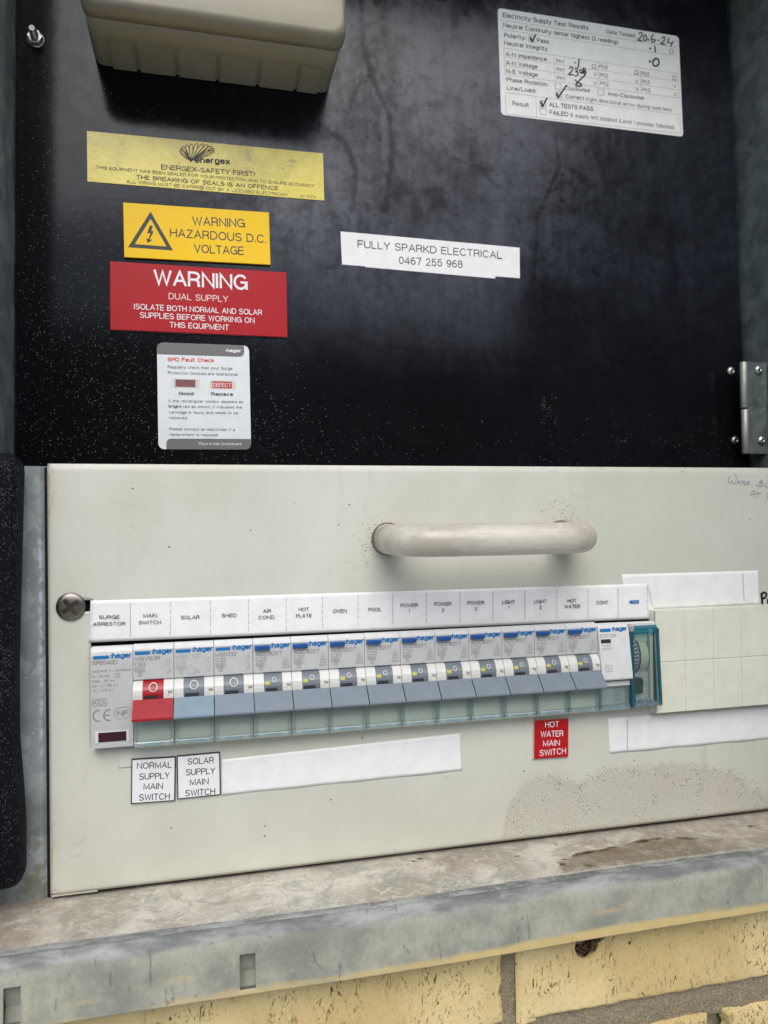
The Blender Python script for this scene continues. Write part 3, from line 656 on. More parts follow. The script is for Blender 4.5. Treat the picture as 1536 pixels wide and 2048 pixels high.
for a, b in slots:
    mb = MB(); mb.poly([(a-.6, -46.6, -118), (b+.6, -46.6, -118), (b+.6, -44.5, -129), (a-.6, -44.5, -129)], 'lip'); mb.poly([(a-.6, -44.5, -129), (b+.6, -44.5, -129), (b+.6, -46.2, -134.2), (a-.6, -46.2, -134.2)], 'lip')
    child(mb.build('slot_recess', cab))
# underside return of the lip
mb = MB(); mb.box(-43, 383, -47.4, -32, -135.0, -134.3, 'galv_dark'); child(mb.build('lip_return', cab))
# flange beside the white panel with a highlight painted along its vertical fold
us = lines(-43, -17.5, 0.8); vs = lines(-113, 79.4, 1.5)
def fl3(U, V): return U, 3.2+1.6*sst(U, -22.6, -20.2), V
U, V = np.meshgrid(us, vs)
Rf = np.exp(-((U+22.2)/0.9)**2)*sst(V, -70, -30)*(1-sst(V, 45, 66))  # pale stripe painted as the highlight of the fold
Gf = 0.7*(1-sst(V, -100, -50))
child(sheet('side_flange', us, vs, fl3, [Rf, Gf, 0*U], 'flange', cab))

# ================================================================ BLACK BOARD
board = thing('mounting_board', 'glossy black mounting board with smears and pale dust specks, behind all the upper labels', 'board', (0, YB, 0), (-TILT, 0, 0))
us = lines(-41.6, 379, 1.6); vs = lines(70, 420, 1.6); U, V = np.meshgrid(us, vs)
film = 0.6+0.4*sst(fbm(U, V, 60, 50), 0.3, 0.62)
film = film*(0.3+0.7*sst(V, 120, 235))*(0.22+0.78*sst(U, -20, 120))  # sky sheen painted in, weaker low down and towards the left
stk = np.zeros_like(U)
def photo_line(pp, wd, s):
    global stk
    D = 1.25*dseg(U, V, [B(*q) for q in pp])+2.2*(fbm(U, V, 6, 90)-.5); stk = np.maximum(stk, 0.8*s*(1-sst(D, wd*.25, wd)))
photo_line([(722,0),(726,90),(750,170),(778,230),(785,300),(770,420)], 3.2, 1.0)
photo_line([(640,250),(690,285),(712,340),(705,420)], 3.6, 1.0)
photo_line([(728,55),(770,35)], 2.0, .9); photo_line([(722,160),(690,240)], 2, .7)
photo_line([(905,315),(960,340),(1000,375)], 2.6, 1.0); photo_line([(945,325),(1000,350)], 2.2, .9)
photo_line([(1110,270),(1120,330),(1075,430),(1068,560)], 2.6, .8); photo_line([(1120,450),(1120,600)], 2, .6)
photo_line([(880,420),(1010,400)], 1.6, .5); photo_line([(830,150),(760,270)], 1.2, .6); photo_line([(942,292),(943,320)], 3.2, .9)
photo_line([(755,545),(760,590)], 5, .6); photo_line([(650,385),(672,455)], 7, .6); photo_line([(910,100),(920,140),(945,140)], 1.6, .6)
for q in ((752,5),(767,65),(765,155),(758,275),(1010,298),(1040,288),(735,415),(1125,400),(1035,440),(1085,573)):
    photo_line([q, (q[0]+2, q[1]+3)], 3.6, .9)
blot = np.exp(-((U-B(850,380)[0])/32)**2-((V-B(850,380)[1])/20)**2); stk = np.maximum(stk, 0.85*blot*sst(fbm(U, V, 12, 61), .4, .6))
bx, bl = B(330, 640)
dens = 0.30*np.exp(-((U-B(120,500)[0])/60)**2-((V-B(120,560)[1])/90)**2)+0.22*np.exp(-((U-B(420,830)[0])/70)**2-((V-B(420,860)[1])/30)**2)
dens = dens*0.9+0.05*(1-sst(V, 90, 130))+0.03; dens = dens*(0.6+0.8*fbm(U, V, 18, 70))*(1-0.8*sst(U, 60, 160)*sst(V, 100, 150))
for q, r in (((1095,805),5),((1100,835),4),((1240,883),3),((660,440),2),((640,585),1.5),((300,250),12)):
    x, l = B(*q); dens = np.maximum(dens, 0.55*np.exp(-((U-x)/r)**2-((V-l)/r)**2))
dens = dens*(1-0.7*np.exp(-((U-55)/50)**2-((V-275)/25)**2))
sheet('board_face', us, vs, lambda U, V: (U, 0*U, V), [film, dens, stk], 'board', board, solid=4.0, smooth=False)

def on_board(name, label, cat, centre_px, group=None):
    cx, cl = B(*centre_px); t = TILT
    o = thing(name, label, cat, (cx, YB+cl*math.sin(t), cl*math.cos(t)), (-t, 0, 0), group); return o, (lambda u, v: (B(u, v)[0]-cx, B(u, v)[1]-cl))

def fit_rect(L, c4):
    Q = np.array([L(*p) for p in c4]); c = Q.mean(0)
    ux = (Q[1]-Q[0]+Q[2]-Q[3])/2; w_ = np.hypot(*ux); ux = ux/w_; h_ = (np.hypot(*(Q[0]-Q[3]))+np.hypot(*(Q[1]-Q[2])))/2; uz = np.array([-ux[1], ux[0]])
    return c, ux, uz, w_, h_
def rect_pts(c, ux, uz, w_, h_, r=0.0, seg=4, inset=0.0):
    pts = rrect(-w_/2+inset, w_/2-inset, -h_/2+inset, h_/2-inset, r, seg) if r else [(w_/2-inset, h_/2-inset), (-w_/2+inset, h_/2-inset), (-w_/2+inset, -h_/2+inset), (w_/2-inset, -h_/2+inset)]
    return [tuple(c+ux*a+uz*b) for a, b in pts]
class Crop:
    """reads positions off an enlarged crop of the photograph"""
    def __init__(s, x0, y0, sc, L): s.a = (x0, y0, sc); s.L = L
    def __call__(s, x, y): return s.L(s.a[0]+x/s.a[2], s.a[1]+y/s.a[2])
    def t(s, mb, st, x0, y0, x1, y1, h, y, m, bold=0.0):
        p0, p1 = s(x0, y0), s(x1, y1); q = s((x0+x1)/2, (y0+y1)/2); q2 = s((x0+x1)/2, (y0+y1)/2-h)
        text(mb, st, p0, p1, math.hypot(q2[0]-q[0], q2[1]-q[1]), y, m, bold)
    def ln(s, mb, pts, wd, y, m, **k): mb.stroke([s(*p) for p in pts], wd, y, m, **k)

# ---- yellow film label
o, L = on_board('safety_label', 'long aged yellow foil label with black fan emblem and seal warning, below the beige box', 'label', (411, 333))
R4 = fit_rect(L, [(174,263),(646,307),(648,402),(175,363)])
mb = MB(); mb.slab(rect_pts(*R4), -0.35, 0.0, 'film'); mb.build('backing', o)
c = Crop(160, 240, 2.84444, L); mb = MB(); Y = -0.42
for k in range(11):
    t0 = math.radians(188-196*k/10); tip = np.array([630, 236]); top = np.array([667+98*math.cos(t0), 172-36*math.sin(t0)]); ax_ = top-tip; ln_ = np.hypot(*ax_); ax_ = ax_/ln_; nn = np.array([-ax_[1], ax_[0]]); e = []
    for q in range(17):
        t = q/16*2*math.pi; rr = (1-math.cos(t))/2; e.append(tuple(tip+ax_*ln_*rr+nn*15*math.sin(t)*rr**0.9))
    c.ln(mb, e, 0.36, Y, 'ink_black')
mb.stroke([c(632,236), c(612,205)], 1.1, Y, 'ink_black')
c.t(mb, 'energex', 652, 246, 855, 256, 36, Y, 'ink_black', 0.03)
c.t(mb, 'ENERGEX-SAFETY FIRST!', 462, 283, 995, 324, 28, Y, 'ink_black', 0.012)
c.t(mb, 'THIS EQUIPMENT HAS BEEN SEALED FOR YOUR PROTECTION AND TO ENSURE ACCURACY', 92, 279, 1333, 385, 17, Y, 'ink_black', 0.006)
c.t(mb, 'THE BREAKING OF SEALS IS AN OFFENCE', 320, 338, 1128, 402, 24, Y, 'ink_black', 0.014)
c.t(mb, 'ALL WIRING MUST BE CARRIED OUT BY A LICENSED ELECTRICIAN', 266, 361, 1178, 436, 18, Y, 'ink_black', 0.004)
c.t(mb, 'SC 17370', 1252, 441, 1342, 449, 14, Y, 'ink_dark')
mb.build('lettering', o)

# ---- yellow DC sign
o, L = on_board('warning_sign', 'yellow warning sign with black lightning triangle, HAZARDOUS D.C. VOLTAGE, above the red sign', 'sign', (394, 469))
R4 = fit_rect(L, [(248,407),(538,428),(540,531),(248,517)])
mb = MB(); mb.slab(rect_pts(*R4), -1.6, -0.8, 'yellow_sign', 0.15); mb.build('plate', o)
mb = MB(); mb.slab(rect_pts(*R4), -0.8, 0.0, 'sign_black'); mb.build('plate_core', o)
c = Crop(160, 240, 2.84444, L); mb = MB(); Y = -1.66
c.t(mb, 'WARNING', 640, 606, 938, 620, 50, Y, 'ink_black'); c.t(mb, 'HAZARDOUS D.C.', 513, 672, 1060, 708, 48, Y, 'ink_black'); c.t(mb, 'VOLTAGE', 650, 762, 932, 775, 48, Y, 'ink_black')
mb.build('lettering', o)
mb = MB(); c.ln(mb, [(403,549),(294,722),(512,738)], 1.9, Y, 'ink_black', closed=True)
for q in ((403,549),(294,722),(512,738)):
    p = c(*q); mb.flat([(p[0]+0.95*math.cos(t), p[1]+0.95*math.sin(t)) for t in np.linspace(0, 2*math.pi, 12, endpoint=False)], Y-0.03, 'ink_black')
mb.flat([c(*q) for q in ((398,608),(416,608),(408,640),(421,640),(398,686),(390,686),(402,652),(383,652))], Y, 'ink_black')
mb.flat([c(*q) for q in ((378,680),(412,690),(386,707))], Y-0.03, 'ink_black'); mb.build('hazard_triangle', o)

# ---- red dual supply sign
o, L = on_board('warning_sign', 'dark red sign with pale engraved words WARNING DUAL SUPPLY, below the yellow signs', 'sign', (397, 601))
R4 = fit_rect(L, [(220,525),(573,546),(574.5,677),(221,660)])
mb = MB(); mb.slab(rect_pts(*R4), -1.5, -0.7, 'red_sign', 0.25); mb.build('plate', o)
mb = MB(); mb.slab(rect_pts(*R4), -0.7, 0.0, 'sign_pale'); mb.build('plate_core', o)
c = Crop(160, 240, 2.84444, L); mb = MB(); Y = -1.56
c.t(mb, 'WARNING', 420, 944, 952, 974, 88, Y, 'ink_white', 0.006); c.t(mb, 'DUAL SUPPLY', 505, 1025, 843, 1042, 36, Y, 'ink_rose')
c.t(mb, 'ISOLATE BOTH NORMAL AND SOLAR', 309, 1082, 1035, 1116, 32, Y, 'ink_white'); c.t(mb, 'SUPPLIES BEFORE WORKING ON', 342, 1130, 992, 1161, 32, Y, 'ink_white'); c.t(mb, 'THIS EQUIPMENT', 511, 1185, 847, 1201, 32, Y, 'ink_white')
mb.build('lettering', o)

# ---- SPD card
o, L = on_board('information_card', 'white rounded card with grey bands and orange-red heading SPD Fault Check, under the red sign', 'card', (407, 792))
R4 = fit_rect(L, [(313,685),(497,692),(503,899),(318,899)])
mb = MB(); mb.slab(rect_pts(*R4, r=3.0), -0.5, 0.0, 'paper2'); mb.build('card', o)
cc, ux, uz, w_, h_ = R4; P2 = lambda a, b: tuple(cc+ux*a+uz*b)
mb = MB(); Y = -0.56
mb.flat([P2(a, b) for a, b in rrect(-w_/2+.05, w_/2-2.6, h_/2-6.2, h_/2-.05, 2.6, 4, (0,1,0,1))], Y, 'ink_band')
mb.build('grey_band', o); mb = MB()
mb.flat([P2(a, b) for a, b in rrect(-w_/2+3.9, w_/2-.05, -h_/2+.05, -h_/2+5.6, 2.6, 4, (0,1,0,1))], Y, 'ink_band')
mb.build('grey_band', o)
c = Crop(290, 670, 6.4, L); mb = MB(); Y = -0.6
c.t(mb, ':hager', 1032, 222, 1230, 228, 44, Y-.02, 'ink_white', 0.03); c.t(mb, 'SPD Fault Check', 287, 340, 886, 353, 50, Y, 'ink_red', 0.03)
for st, a, b, c2, d2, bo in (('Regularly check that your Surge', 290, 428, 1118, 450, 0), ('Protection Devices are operational.', 292, 504, 1195, 526, 0), ('If the rectangular window appears as', 302, 863, 1255, 876, 0),
        ('bright', 302, 932, 466, 937, .03), ('red as shown, it indicates the', 488, 936, 1240, 946, 0), ('cartridge is faulty and needs to be', 306, 1008, 1190, 1018, 0), ('replaced.', 306, 1078, 548, 1082, 0), ('Please contact an electrician if a', 311, 1222, 1150, 1232, 0), ('replacement is required.', 312, 1292, 942, 1300, 0)):
    c.t(mb, st, a, b, c2, d2, 36, Y, 'ink_dark', bo)
c.t(mb, 'Good', 430, 772, 624, 775, 44, Y, 'ink_dark', .03); c.t(mb, 'Replace', 846, 779, 1128, 784, 44, Y, 'ink_dark', .03)
c.t(mb, 'DEFECT', 874, 667, 1100, 671, 50, Y-.06, 'ink_white'); c.t(mb, 'Place in Main Switchboard', 692, 1410, 1232, 1413, 34, Y-.02, 'ink_white')
mb.build('lettering', o)
mb = MB()
for x0, x1, z0, z1, mm in ((365,680,565,680,'ink_beige'),(828,1160,585,695,'ink_beige')): mb.flat([c(x0,z0),c(x1,z0+8),c(x1,z1+4),c(x0,z1-2)], -0.56, mm)
mb.flat([c(390,570),c(645,577),c(645,672),c(390,664)], -0.6, 'ink_maroon'); mb.flat([c(862,593),c(1112,600),c(1112,688),c(862,682)], -0.6, 'ink_defect')
for x in (340, 372, 668, 700): c.ln(mb, [(x, 562), (x, 682)], 0.12, -0.63, 'ink_pale')
mb.build('printed_window', o)

# ---- electrician's strip
o, L = on_board('label_strip', 'white tape label printed FULLY SPARKD ELECTRICAL and a phone number, alone mid-board', 'label', (860, 510))
c = Crop(660, 440, 3.746, L)
mb = MB(); mb.slab([c(1420,208), c(78,86), c(90,334), c(1422,437)], -0.15, 0.0, 'paper'); mb.build('backing_tape', o)
mb = MB(); mb.slab([c(1236,196), c(262,106), c(264,354), c(1237,440)], -0.3, -0.15, 'paper'); mb.build('top_tape', o)
mb = MB(); c.t(mb, 'FULLY SPARKD ELECTRICAL', 206, 208, 1287, 293, 56, -.36, 'ink_dark'); c.t(mb, '0467 255 968', 515, 330, 993, 362, 56, -.36, 'ink_dark'); mb.build('lettering', o)

# ---- test results label
o, L = on_board('test_label', 'off-white test results label filled in with black pen, upper right of the board', 'label', (1180, 145))
R4 = fit_rect(L, [(994,15),(1356,74),(1367,273),(1003,231)])
mb = MB(); mb.slab(rect_pts(*R4, r=2.2), -0.25, 0.0, 'paper3'); mb.build('backing', o)
c = Crop(968, 0, 3.4909, L); mb = MB(); Y = -0.31
T = lambda st, a, b, c2, d2, h=30, bo=0.0: c.t(mb, st, a, b, c2, d2, h, Y, 'ink_dark', bo)
T('Electricity Supply Test Results', 130, 123, 728, 213, 33, .012); T('Date Tested:', 853, 236, 1058, 267, 28, .008)
T('Neutral Continuity (enter highest Ω reading)', 134, 192, 935, 312, 31, .012); T('Polarity:', 139, 262, 292, 284, 31, .012); T('Pass', 369, 298, 452, 308, 31, .012); T('Neutral Integrity', 139, 316, 442, 360, 31, .012)
T('A-N Impedance', 149, 394, 437, 431, 30, .012); T('A-N Voltage', 151, 454, 373, 483, 30, .012); T('N-E Voltage', 154, 512, 375, 540, 30, .012); T('Phase Rotation:', 156, 571, 445, 607, 30, .012); T('Line/Load:', 159, 629, 362, 652, 30, .012)
for i, (dx, dy) in enumerate(((0,0),(3,58),(7,117))):
    T('Ph1', 503+dx, 442+dy, 558+dx, 449+dy, 28); T('Ph2', 804+dx, 480+dy, 862+dx, 488+dy, 28); T('Ph3', 1096+dx, 528+dy*.97, 1152+dx, 535+dy*.97, 28)
T('Ω', 750, 480, 783, 485, 32); T('Ω', 1046, 522, 1077, 527, 32); T('Ω', 1311, 560, 1342, 565, 32); T('Ω', 1292, 373, 1322, 378, 32)
for a, b in ((763,533),(765,592),(1054,582),(1057,636),(1318,616),(1323,671)): T('V', a, b, a+22, b+3, 25)
T('Clockwise', 563, 630, 740, 648, 28, .012); T('Anti-Clockwise', 863, 671, 1117, 700, 28, .012); T('Correct', 567, 688, 698, 702, 29, .012); T('(right directional arrow during load test)', 708, 704, 1310, 782, 26)
T('Result', 198, 740, 313, 751, 33, .006); T('ALL TESTS PASS', 454, 746, 762, 779, 31, .015); T('FAILED', 456, 802, 588, 816, 31, .015); T('& supply left isolated (Level 1 process followed)', 600, 817, 1328, 905, 28)
mb.build('lettering', o)
mb = MB(); G = lambda pts, closed=False: c.ln(mb, pts, 0.16, Y, 'ink_line', closed=closed)
G([(122,143),(1335,330),(1337,392),(125,207)], True); G([(1050,287),(1052,348)])
G([(137,338),(1352,515),(1362,688),(145,522)], True); G([(140,398),(1355,571)]); G([(143,461),(1358,630)])
G([(487,391),(497,571)]); G([(793,433),(800,611)]); G([(1087,478),(1097,652)])
G([(148,648),(1365,803),(1373,935),(153,797)], True); G([(360,676),(367,820)])
for x0, z0, x1, z1 in ((310,250,352,297),(495,583,535,628),(793,622,835,668),(498,640,540,685),(387,702,430,748),(390,758,432,805)):
    c.ln(mb, [(x0,z0),(x1,z0+5),(x1+1,z1),(x0+1,z1-5)], 0.22, Y, 'ink_dark', closed=True)
mb.build('form_lines', o)
mb = MB(); H = lambda pts, wd=0.75, sub=4: c.ln(mb, pts, wd, Y-.05, 'ink_marker', sub=sub)
H([(320,272),(335,292),(358,246)], 1.0, 0); H([(325,262),(332,290)], 1.0, 0); mb.build('tick_mark', o); mb = MB()
H([(505,660),(518,682),(560,618),(575,598)], 1.0, 0); H([(508,655),(516,684)], 1.2, 0); mb.build('tick_mark', o); mb = MB()
H([(395,720),(408,745),(438,688)], 1.0, 0); H([(400,712),(404,745)], 1.2, 0)
mb.build('tick_mark', o); mb = MB()
H([(1080,240),(1092,228),(1104,240),(1090,265),(1072,282),(1100,287)]); H([(1125,245),(1112,262),(1115,285),(1130,283),(1133,262),(1122,246)]); H([(1144,280),(1147,282)], 1.2, 0)
H([(1182,242),(1166,265),(1168,292),(1185,295),(1193,280),(1172,278)]); H([(1215,283),(1217,285)], 1.2, 0)
H([(1240,272),(1254,260),(1262,272),(1250,292),(1232,308),(1262,312)]); H([(1290,268),(1278,298),(1308,305)], .75, 0); H([(1318,290),(1302,328)], .75, 0)
H([(1156,341),(1160,343)], 1.3, 0); H([(1190,325),(1194,365)], 1.0, 0); H([(1152,430),(1160,433)], 1.3, 0)
H([(1198,410),(1178,428),(1180,455),(1200,464),(1218,448),(1216,420),(1198,410)], 1.1)
mb.build('handwriting', o); mb = MB()
H([(632,440),(634,442)], 1.1, 0); H([(662,415),(657,468)], .9, 0)
H([(594,480),(608,470),(618,482),(606,505),(590,522),(622,525)]); H([(632,484),(650,478),(650,495),(638,503),(654,510),(650,528),(632,532)]); H([(690,492),(670,490),(668,508),(690,512),(705,488),(690,480),(700,525),(680,548)])
H([(680,505),(708,500),(700,530),(672,555),(650,580),(640,600),(672,604),(678,590),(655,578)], .9); H([(635,560),(650,582)], .9, 0)
mb.build('handwriting', o)

# ---- threaded stud with nut
o, L = on_board('bolt', 'short threaded stud with a hexagon nut poking out of the board, top left corner', 'bolt', (72, 80))
mb = MB(); mb.lathe([(4.2,0.0),(4.2,0.6),(3.9,0.8)], (0,0,0), (0,-1,0), 'steel', 28); mb.build('washer', o)
mb = MB(); mb.lathe([(3.6,0.8),(3.9,1.1),(3.9,3.0),(3.5,3.4)], (0,0,0), (0,-1,0), 'steel', 6, smooth=False); mb.build('nut', o)
mb = MB(); pr = [(1.35,3.0)]
for k in range(7): pr += [(1.95, 3.3+k*0.74), (1.5, 3.67+k*0.74)]
pr += [(1.75, 8.6), (1.45, 9.1)]; mb.lathe(pr, (0,0,0), (0,-1,0), 'screw', 20, smooth=False); mb.build('stud', o)

# ================================================================ BEIGE BOX AT THE TOP
box = thing('enclosure_box', 'beige plastic enclosure box with six knockouts along its underside, top of the board', 'box', (57, 52, 291))
def bxz(x, z): return (x-57, z-291)
def ring(x0, x1, z0, z1, r, y): return [(x-57, y-52, z-291) for x, z in rrect(x0, x1, z0, z1, r, 6)]
def loft(rings, m, name, parent, cap=True, fillet=None):
    b = bmesh.new(); RR = [[b.verts.new(Vector(p)*MM) for p in r] for r in rings]; n = len(RR[0])
    for a, c in zip(RR, RR[1:]):
        for k in range(n): f = b.faces.new([a[k], a[(k+1) % n], c[(k+1) % n], c[k]]); f.smooth = True
    if cap: b.faces.new(RR[-1])
    bmesh.ops.recalc_face_normals(b, faces=b.faces[:])
    mb = MB(); mb.add(b, m); return mb.build(name, parent)
# base tub
loft([ring(-4.8,118.2,291.3,470,5,52), ring(-4.6,118.3,291.0,470,5,30), ring(-4.4,118.6,290.6,470,5,14.2), ring(-3.4,117.6,291.6,469,5,13.9)], 'enclosure', 'base', box, cap=True)
lid = [ring(-4.0,118.2,291.0,469.6,5,13.7), ring(-4.6,118.9,290.2,470.3,5,13.3), ring(-4.8,119.2,289.8,470.5,6,8.5)]
for k in range(1, 8):
    t = k/7*math.pi/2; ins = 3.2*(1-math.cos(t)); lid.append(ring(-4.8+ins, 119.2-ins, 289.8+ins*1.15, 470-ins, 7, 8.5-6.5*math.sin(t)))
lid.append(ring(6, 108, 302, 458, 7, 1.6))
loft(lid, 'enclosure', 'lid', box)
kx = [3.5, 17.1, 36.6, 57.3, 78.3, 98.9, 111.9]
for a, b_ in zip(kx, kx[1:]):
    mb = MB(); first, last = a == 3.5, b_ == 111.9
    pts = rrect(a+0.9-57, b_-0.9-57, 28.5-52, 51.9-52, 2.6 if (first or last) else 0.4, 4, (0, 1 if 0 else 0, 1 if first else 0, 1 if last else 0))
    b = bmesh.new(); zt = 291.1-291
    A = [b.verts.new(Vector((x, y, zt))*MM) for x, y in pts]; C_ = [b.verts.new(Vector((57*0+x*1.0+(0.0), y, zt-1.3))*MM) for x, y in pts]
    n = len(pts)
    for i in range(n): b.faces.new([A[i], A[(i+1) % n], C_[(i+1) % n], C_[i]])
    fb_ = b.faces.new(C_[::-1]); bmesh.ops.bevel(b, geom=list(fb_.edges), offset=0.45*MM, segments=2, affect='EDGES')
    bmesh.ops.recalc_face_normals(b, faces=b.faces[:]); mb.add(b, 'enclosure'); mb.build('knockout', box)

# ================================================================ HINGE (right)
hg = thing('hinge', 'grey steel hinge with two knuckles and four dome screws, right edge of the board', 'hinge', (366, 36, 119))
hz = lambda x, y, z: (x-366, y-36, z-119)
xk, zt, zb = W(1487, 724, 33)[0], W(1487, 724, 33)[1], W(1497, 907, 31)[1]
zm = W(1490, 817, 32)[1]
mb = MB(); mb.lathe([(1.9,0),(2.1,.2),(2.1,zt-zm-.8),(1.9,zt-zm-.6)], hz(xk, 33, zm+.5), (0,0.0,1), 'hinge', 18); mb.build('knuckle', hg)
mb = MB(); mb.lathe([(1.9,0),(2.1,.2),(2.1,zm-zb-.8),(1.9,zm-zb-.6)], hz(xk, 32.5, zb), (0,0,1), 'hinge', 18); mb.build('knuckle', hg)
mb = MB(); mb.slab([(xk+22-366, zt-119), (xk+1.0-366, zt-119), (xk+1.0-366, zb-119), (xk+22-366, zb-119)], -4.4, -3.2, 'galv_dark'); mb.build('leaf', hg)
def dome(x, y, z):
    mb = MB(); mb.lathe([(2.6,0),(2.75,.35),(2.5,1.0),(1.9,1.6),(1.1,1.9),(0.9,1.9),(0.8,1.2)], hz(x, y, z), (0,-1,0), 'steel', 24); s = mb.build('screw', hg)
    mb = MB(); mb.lathe([(0.78,1.25),(0.5,1.25)], hz(x, y, z), (0,-1,0), 'slot', 12); mb.build('screw_socket', s); return s
for u, v in ((1461,743),(1469,881)):
    x, l = B(u, v); dome(x, YB+l*math.sin(TILT), l)
for u, v in ((1516,740),(1522,881)):
    x, z = W(u, v, 31.6); dome(x, 31.6, z)

# ================================================================ BLACK BAR (left)
bar = thing('black_bar', 'thick black rounded upright bar speckled with dust, along the left edge', 'bar', (-35, -8, -8))
ctr = [(83.8,-26.2),(78,-25.8),(32,-27.3),(-9,-28.4),(-37,-28.4),(-60,-26.8),(-75,-26.2),(-94,-26.3),(-99.8,-26.8)]
zs = np.linspace(84.0, -99.8, 70); ed = np.interp(-zs, [-c[0] for c in ctr], [c[1] for c in ctr])
b = bmesh.new(); rings = []
for z, e in zip(zs, ed):
    k = min(1.0, math.sqrt(max(0.0, 1-(max(0, (z-76.5))/7.5)**2)), math.sqrt(max(0.0, 1-(max(0, -91.5-z)/8.3)**2))); k = max(k, 0.04)
    hw, hd = 7.5, 9.0; cx = e-hw
    rings.append([b.verts.new(Vector((cx+hw*(0.25+.75*k)*math.copysign(abs(math.cos(t))**0.75, math.cos(t))+35, -10+hd*k*math.copysign(abs(math.sin(t))**0.75, math.sin(t))+8, z+8))*MM) for t in np.linspace(0, 2*math.pi, 28, endpoint=False)])
for a, c_ in zip(rings, rings[1:]):
    for k in range(28): f = b.faces.new([a[k], a[(k+1) % 28], c_[(k+1) % 28], c_[k]]); f.smooth = True
b.faces.new(rings[0]); b.faces.new(rings[-1][::-1]); bmesh.ops.recalc_face_normals(b, faces=b.faces[:])
mb = MB(); mb.add(b, 'rubber'); mb.build('bar_body', bar)
for z in (17.5, -52.5):
    e = np.interp(-z, [-c[0] for c in ctr], [c[1] for c in ctr]); mb = MB()
    mb.lathe([(1.9,0),(1.9,0.5)], (e-1.9+35, -14.9+8, z+8), (0.75,-0.66,0), 'dark', 16)
    oo = mb.build('slot', bar)

# ================================================================ WHITE ESCUTCHEON
esc = thing('escutcheon_panel', 'large off-white painted steel panel holding the breakers, mould patch at its lower right', 'panel', (170, 0, -110))
EX, EZ = 170, -110
us = lines(-18.6, 372, 1.6, (-1.0, 281.0, -8.0, 1.0, -0.2)); vs = lines(-110.4, 80.4, 1.6, (-46.6, 0.9, 14.2, 19.4)); U, V = np.meshgrid(us, vs)
Pm = [W(998,1690),W(1008,1645),W(1022,1600),W(1055,1552),W(1110,1550),W(1160,1555),W(1220,1530),W(1300,1522),W(1400,1520),W(1470,1540),W(1500,1570),W(1560,1590)]
px = [p[0] for p in Pm]; pz = [p[1] for p in Pm]
topz = np.interp(U, px, pz, left=-200)+5*(fbm(U, V, 14, 33)-.5)+4*(fbm(U, V, 2.6, 36, 2)-.5)
Rc = (0.55+0.45*sst(topz-V, 3, 16))*sst(topz-V, -2.5, 4.5)*sst(U+4*(fbm(U, V, 8, 34)-.5), px[0]-3, px[0]+4)
Gm = 0.30*Rc*sst(fbm(U, V, 7, 71), .48, .72)
for pp, wd, s in (([(1020,1640),(1050,1660)],5,.35),([(1160,1580),(1170,1620)],4.5,.75),([(1175,1555),(1205,1545)],4,.5),([(1255,1540),(1275,1545)],4.5,.5),([(1300,1545),(1345,1552)],3,.45),([(1380,1545),(1400,1555)],5,.4),([(1100,1560),(1120,1568)],4,.4),([(1400,1560),(1400,1590)],4,.45),([(1460,1545),(1500,1560)],4,.45)):
    D = dseg(U, V, [W(*q) for q in pp]); Gm = np.maximum(Gm, s*(1-sst(D, 0, wd)))
Gm = Gm+0.18*Rc*np.exp(-((topz-V)/4.0)**2)
# speckle around the handle feet
for q in ((757,1085),(1120,1043)):
    x, z = W(*q); D = np.hypot(U-x, V-z); Gm = np.maximum(Gm, 0.28*(1-sst(D, 6, 15)))
edge = 1-sst(U+18.6, 0, 5.5)
Bg = 0.9*edge*np.maximum(sst(V, 35, 65), 1-sst(V, -95, -60))*fbm(U, V, 8, 41)*1.3+0.35*np.exp(-((U-W(757,1085)[0])/5)**2-((V-W(757,1085)[1])/6)**2)+0.5*sst(V, 76.5, 80)*fbm(U, V, 12, 4)*0.8
hole = lambda u, v: ((u > -1.0) & (u < 281.0) & (v > -46.6) & (v < 0.9)) | ((u > -8.0) & (u < -0.2) & (v > 14.2) & (v < 19.4))
def esc3(U, V):
    y = 0.9*(1-sst(80.4-V, 0, 1.4))+0.5*(1-sst(V+110.4, 0, 1.2))+0.4*(1-sst(U+18.6, 0, 1))
    return U-EX, y, V-EZ
Eg = Rc*(1-sst(topz-V+4*(fbm(U, V, 7, 35)-.5), 3, 9))
fs = sheet('face', us, vs, esc3, [Rc, Gm, Bg, Eg], 'esc', esc, hole=hole, solid=1.6)
mb = MB(); mb.box(-18.2-EX, 1.0-EX, 0.45, 1.6, -110.95-EZ, -110.3-EZ, 'esc'); mb.build('corner_tab', esc)
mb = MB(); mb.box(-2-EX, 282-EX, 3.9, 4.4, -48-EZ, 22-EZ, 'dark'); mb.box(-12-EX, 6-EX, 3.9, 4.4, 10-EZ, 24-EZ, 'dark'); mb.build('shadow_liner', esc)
# handle
hx0, hx1, hzz = 136.0, 228.5, 44.3
rh = 7.6; D = 35.0; pts = [(hx0, 0, hzz), (hx0, -D+17, hzz)]
for k in range(1, 9): t = k/8*math.pi/2; pts.append((hx0+17-17*math.cos(t), -D+17-17*math.sin(t), hzz))
for k in range(1, 6): pts.append((hx0+17+(hx1-hx0-34)*k/6, -D, hzz))
for k in range(0, 9): t = k/8*math.pi/2; pts.append((hx1-17+17*math.sin(t), -D+17-17*math.cos(t), hzz))
pts += [(hx1, 0, hzz)]
mb = MB(); mb.tube([(x-EX, y, z-EZ) for x, y, z in pts], 7.4, 'handle', 28); mb.build('handle', esc)
for hx in (hx0, hx1):
    mb = MB(); mb.lathe([(7.6,0),(8.2,.3),(8.2,1.2),(7.7,1.6),(7.7,2.4),(7.4,2.6)], (hx-EX, 0, hzz-EZ), (0,-1,0), 'screw', 28); mb.build('handle_foot', esc)
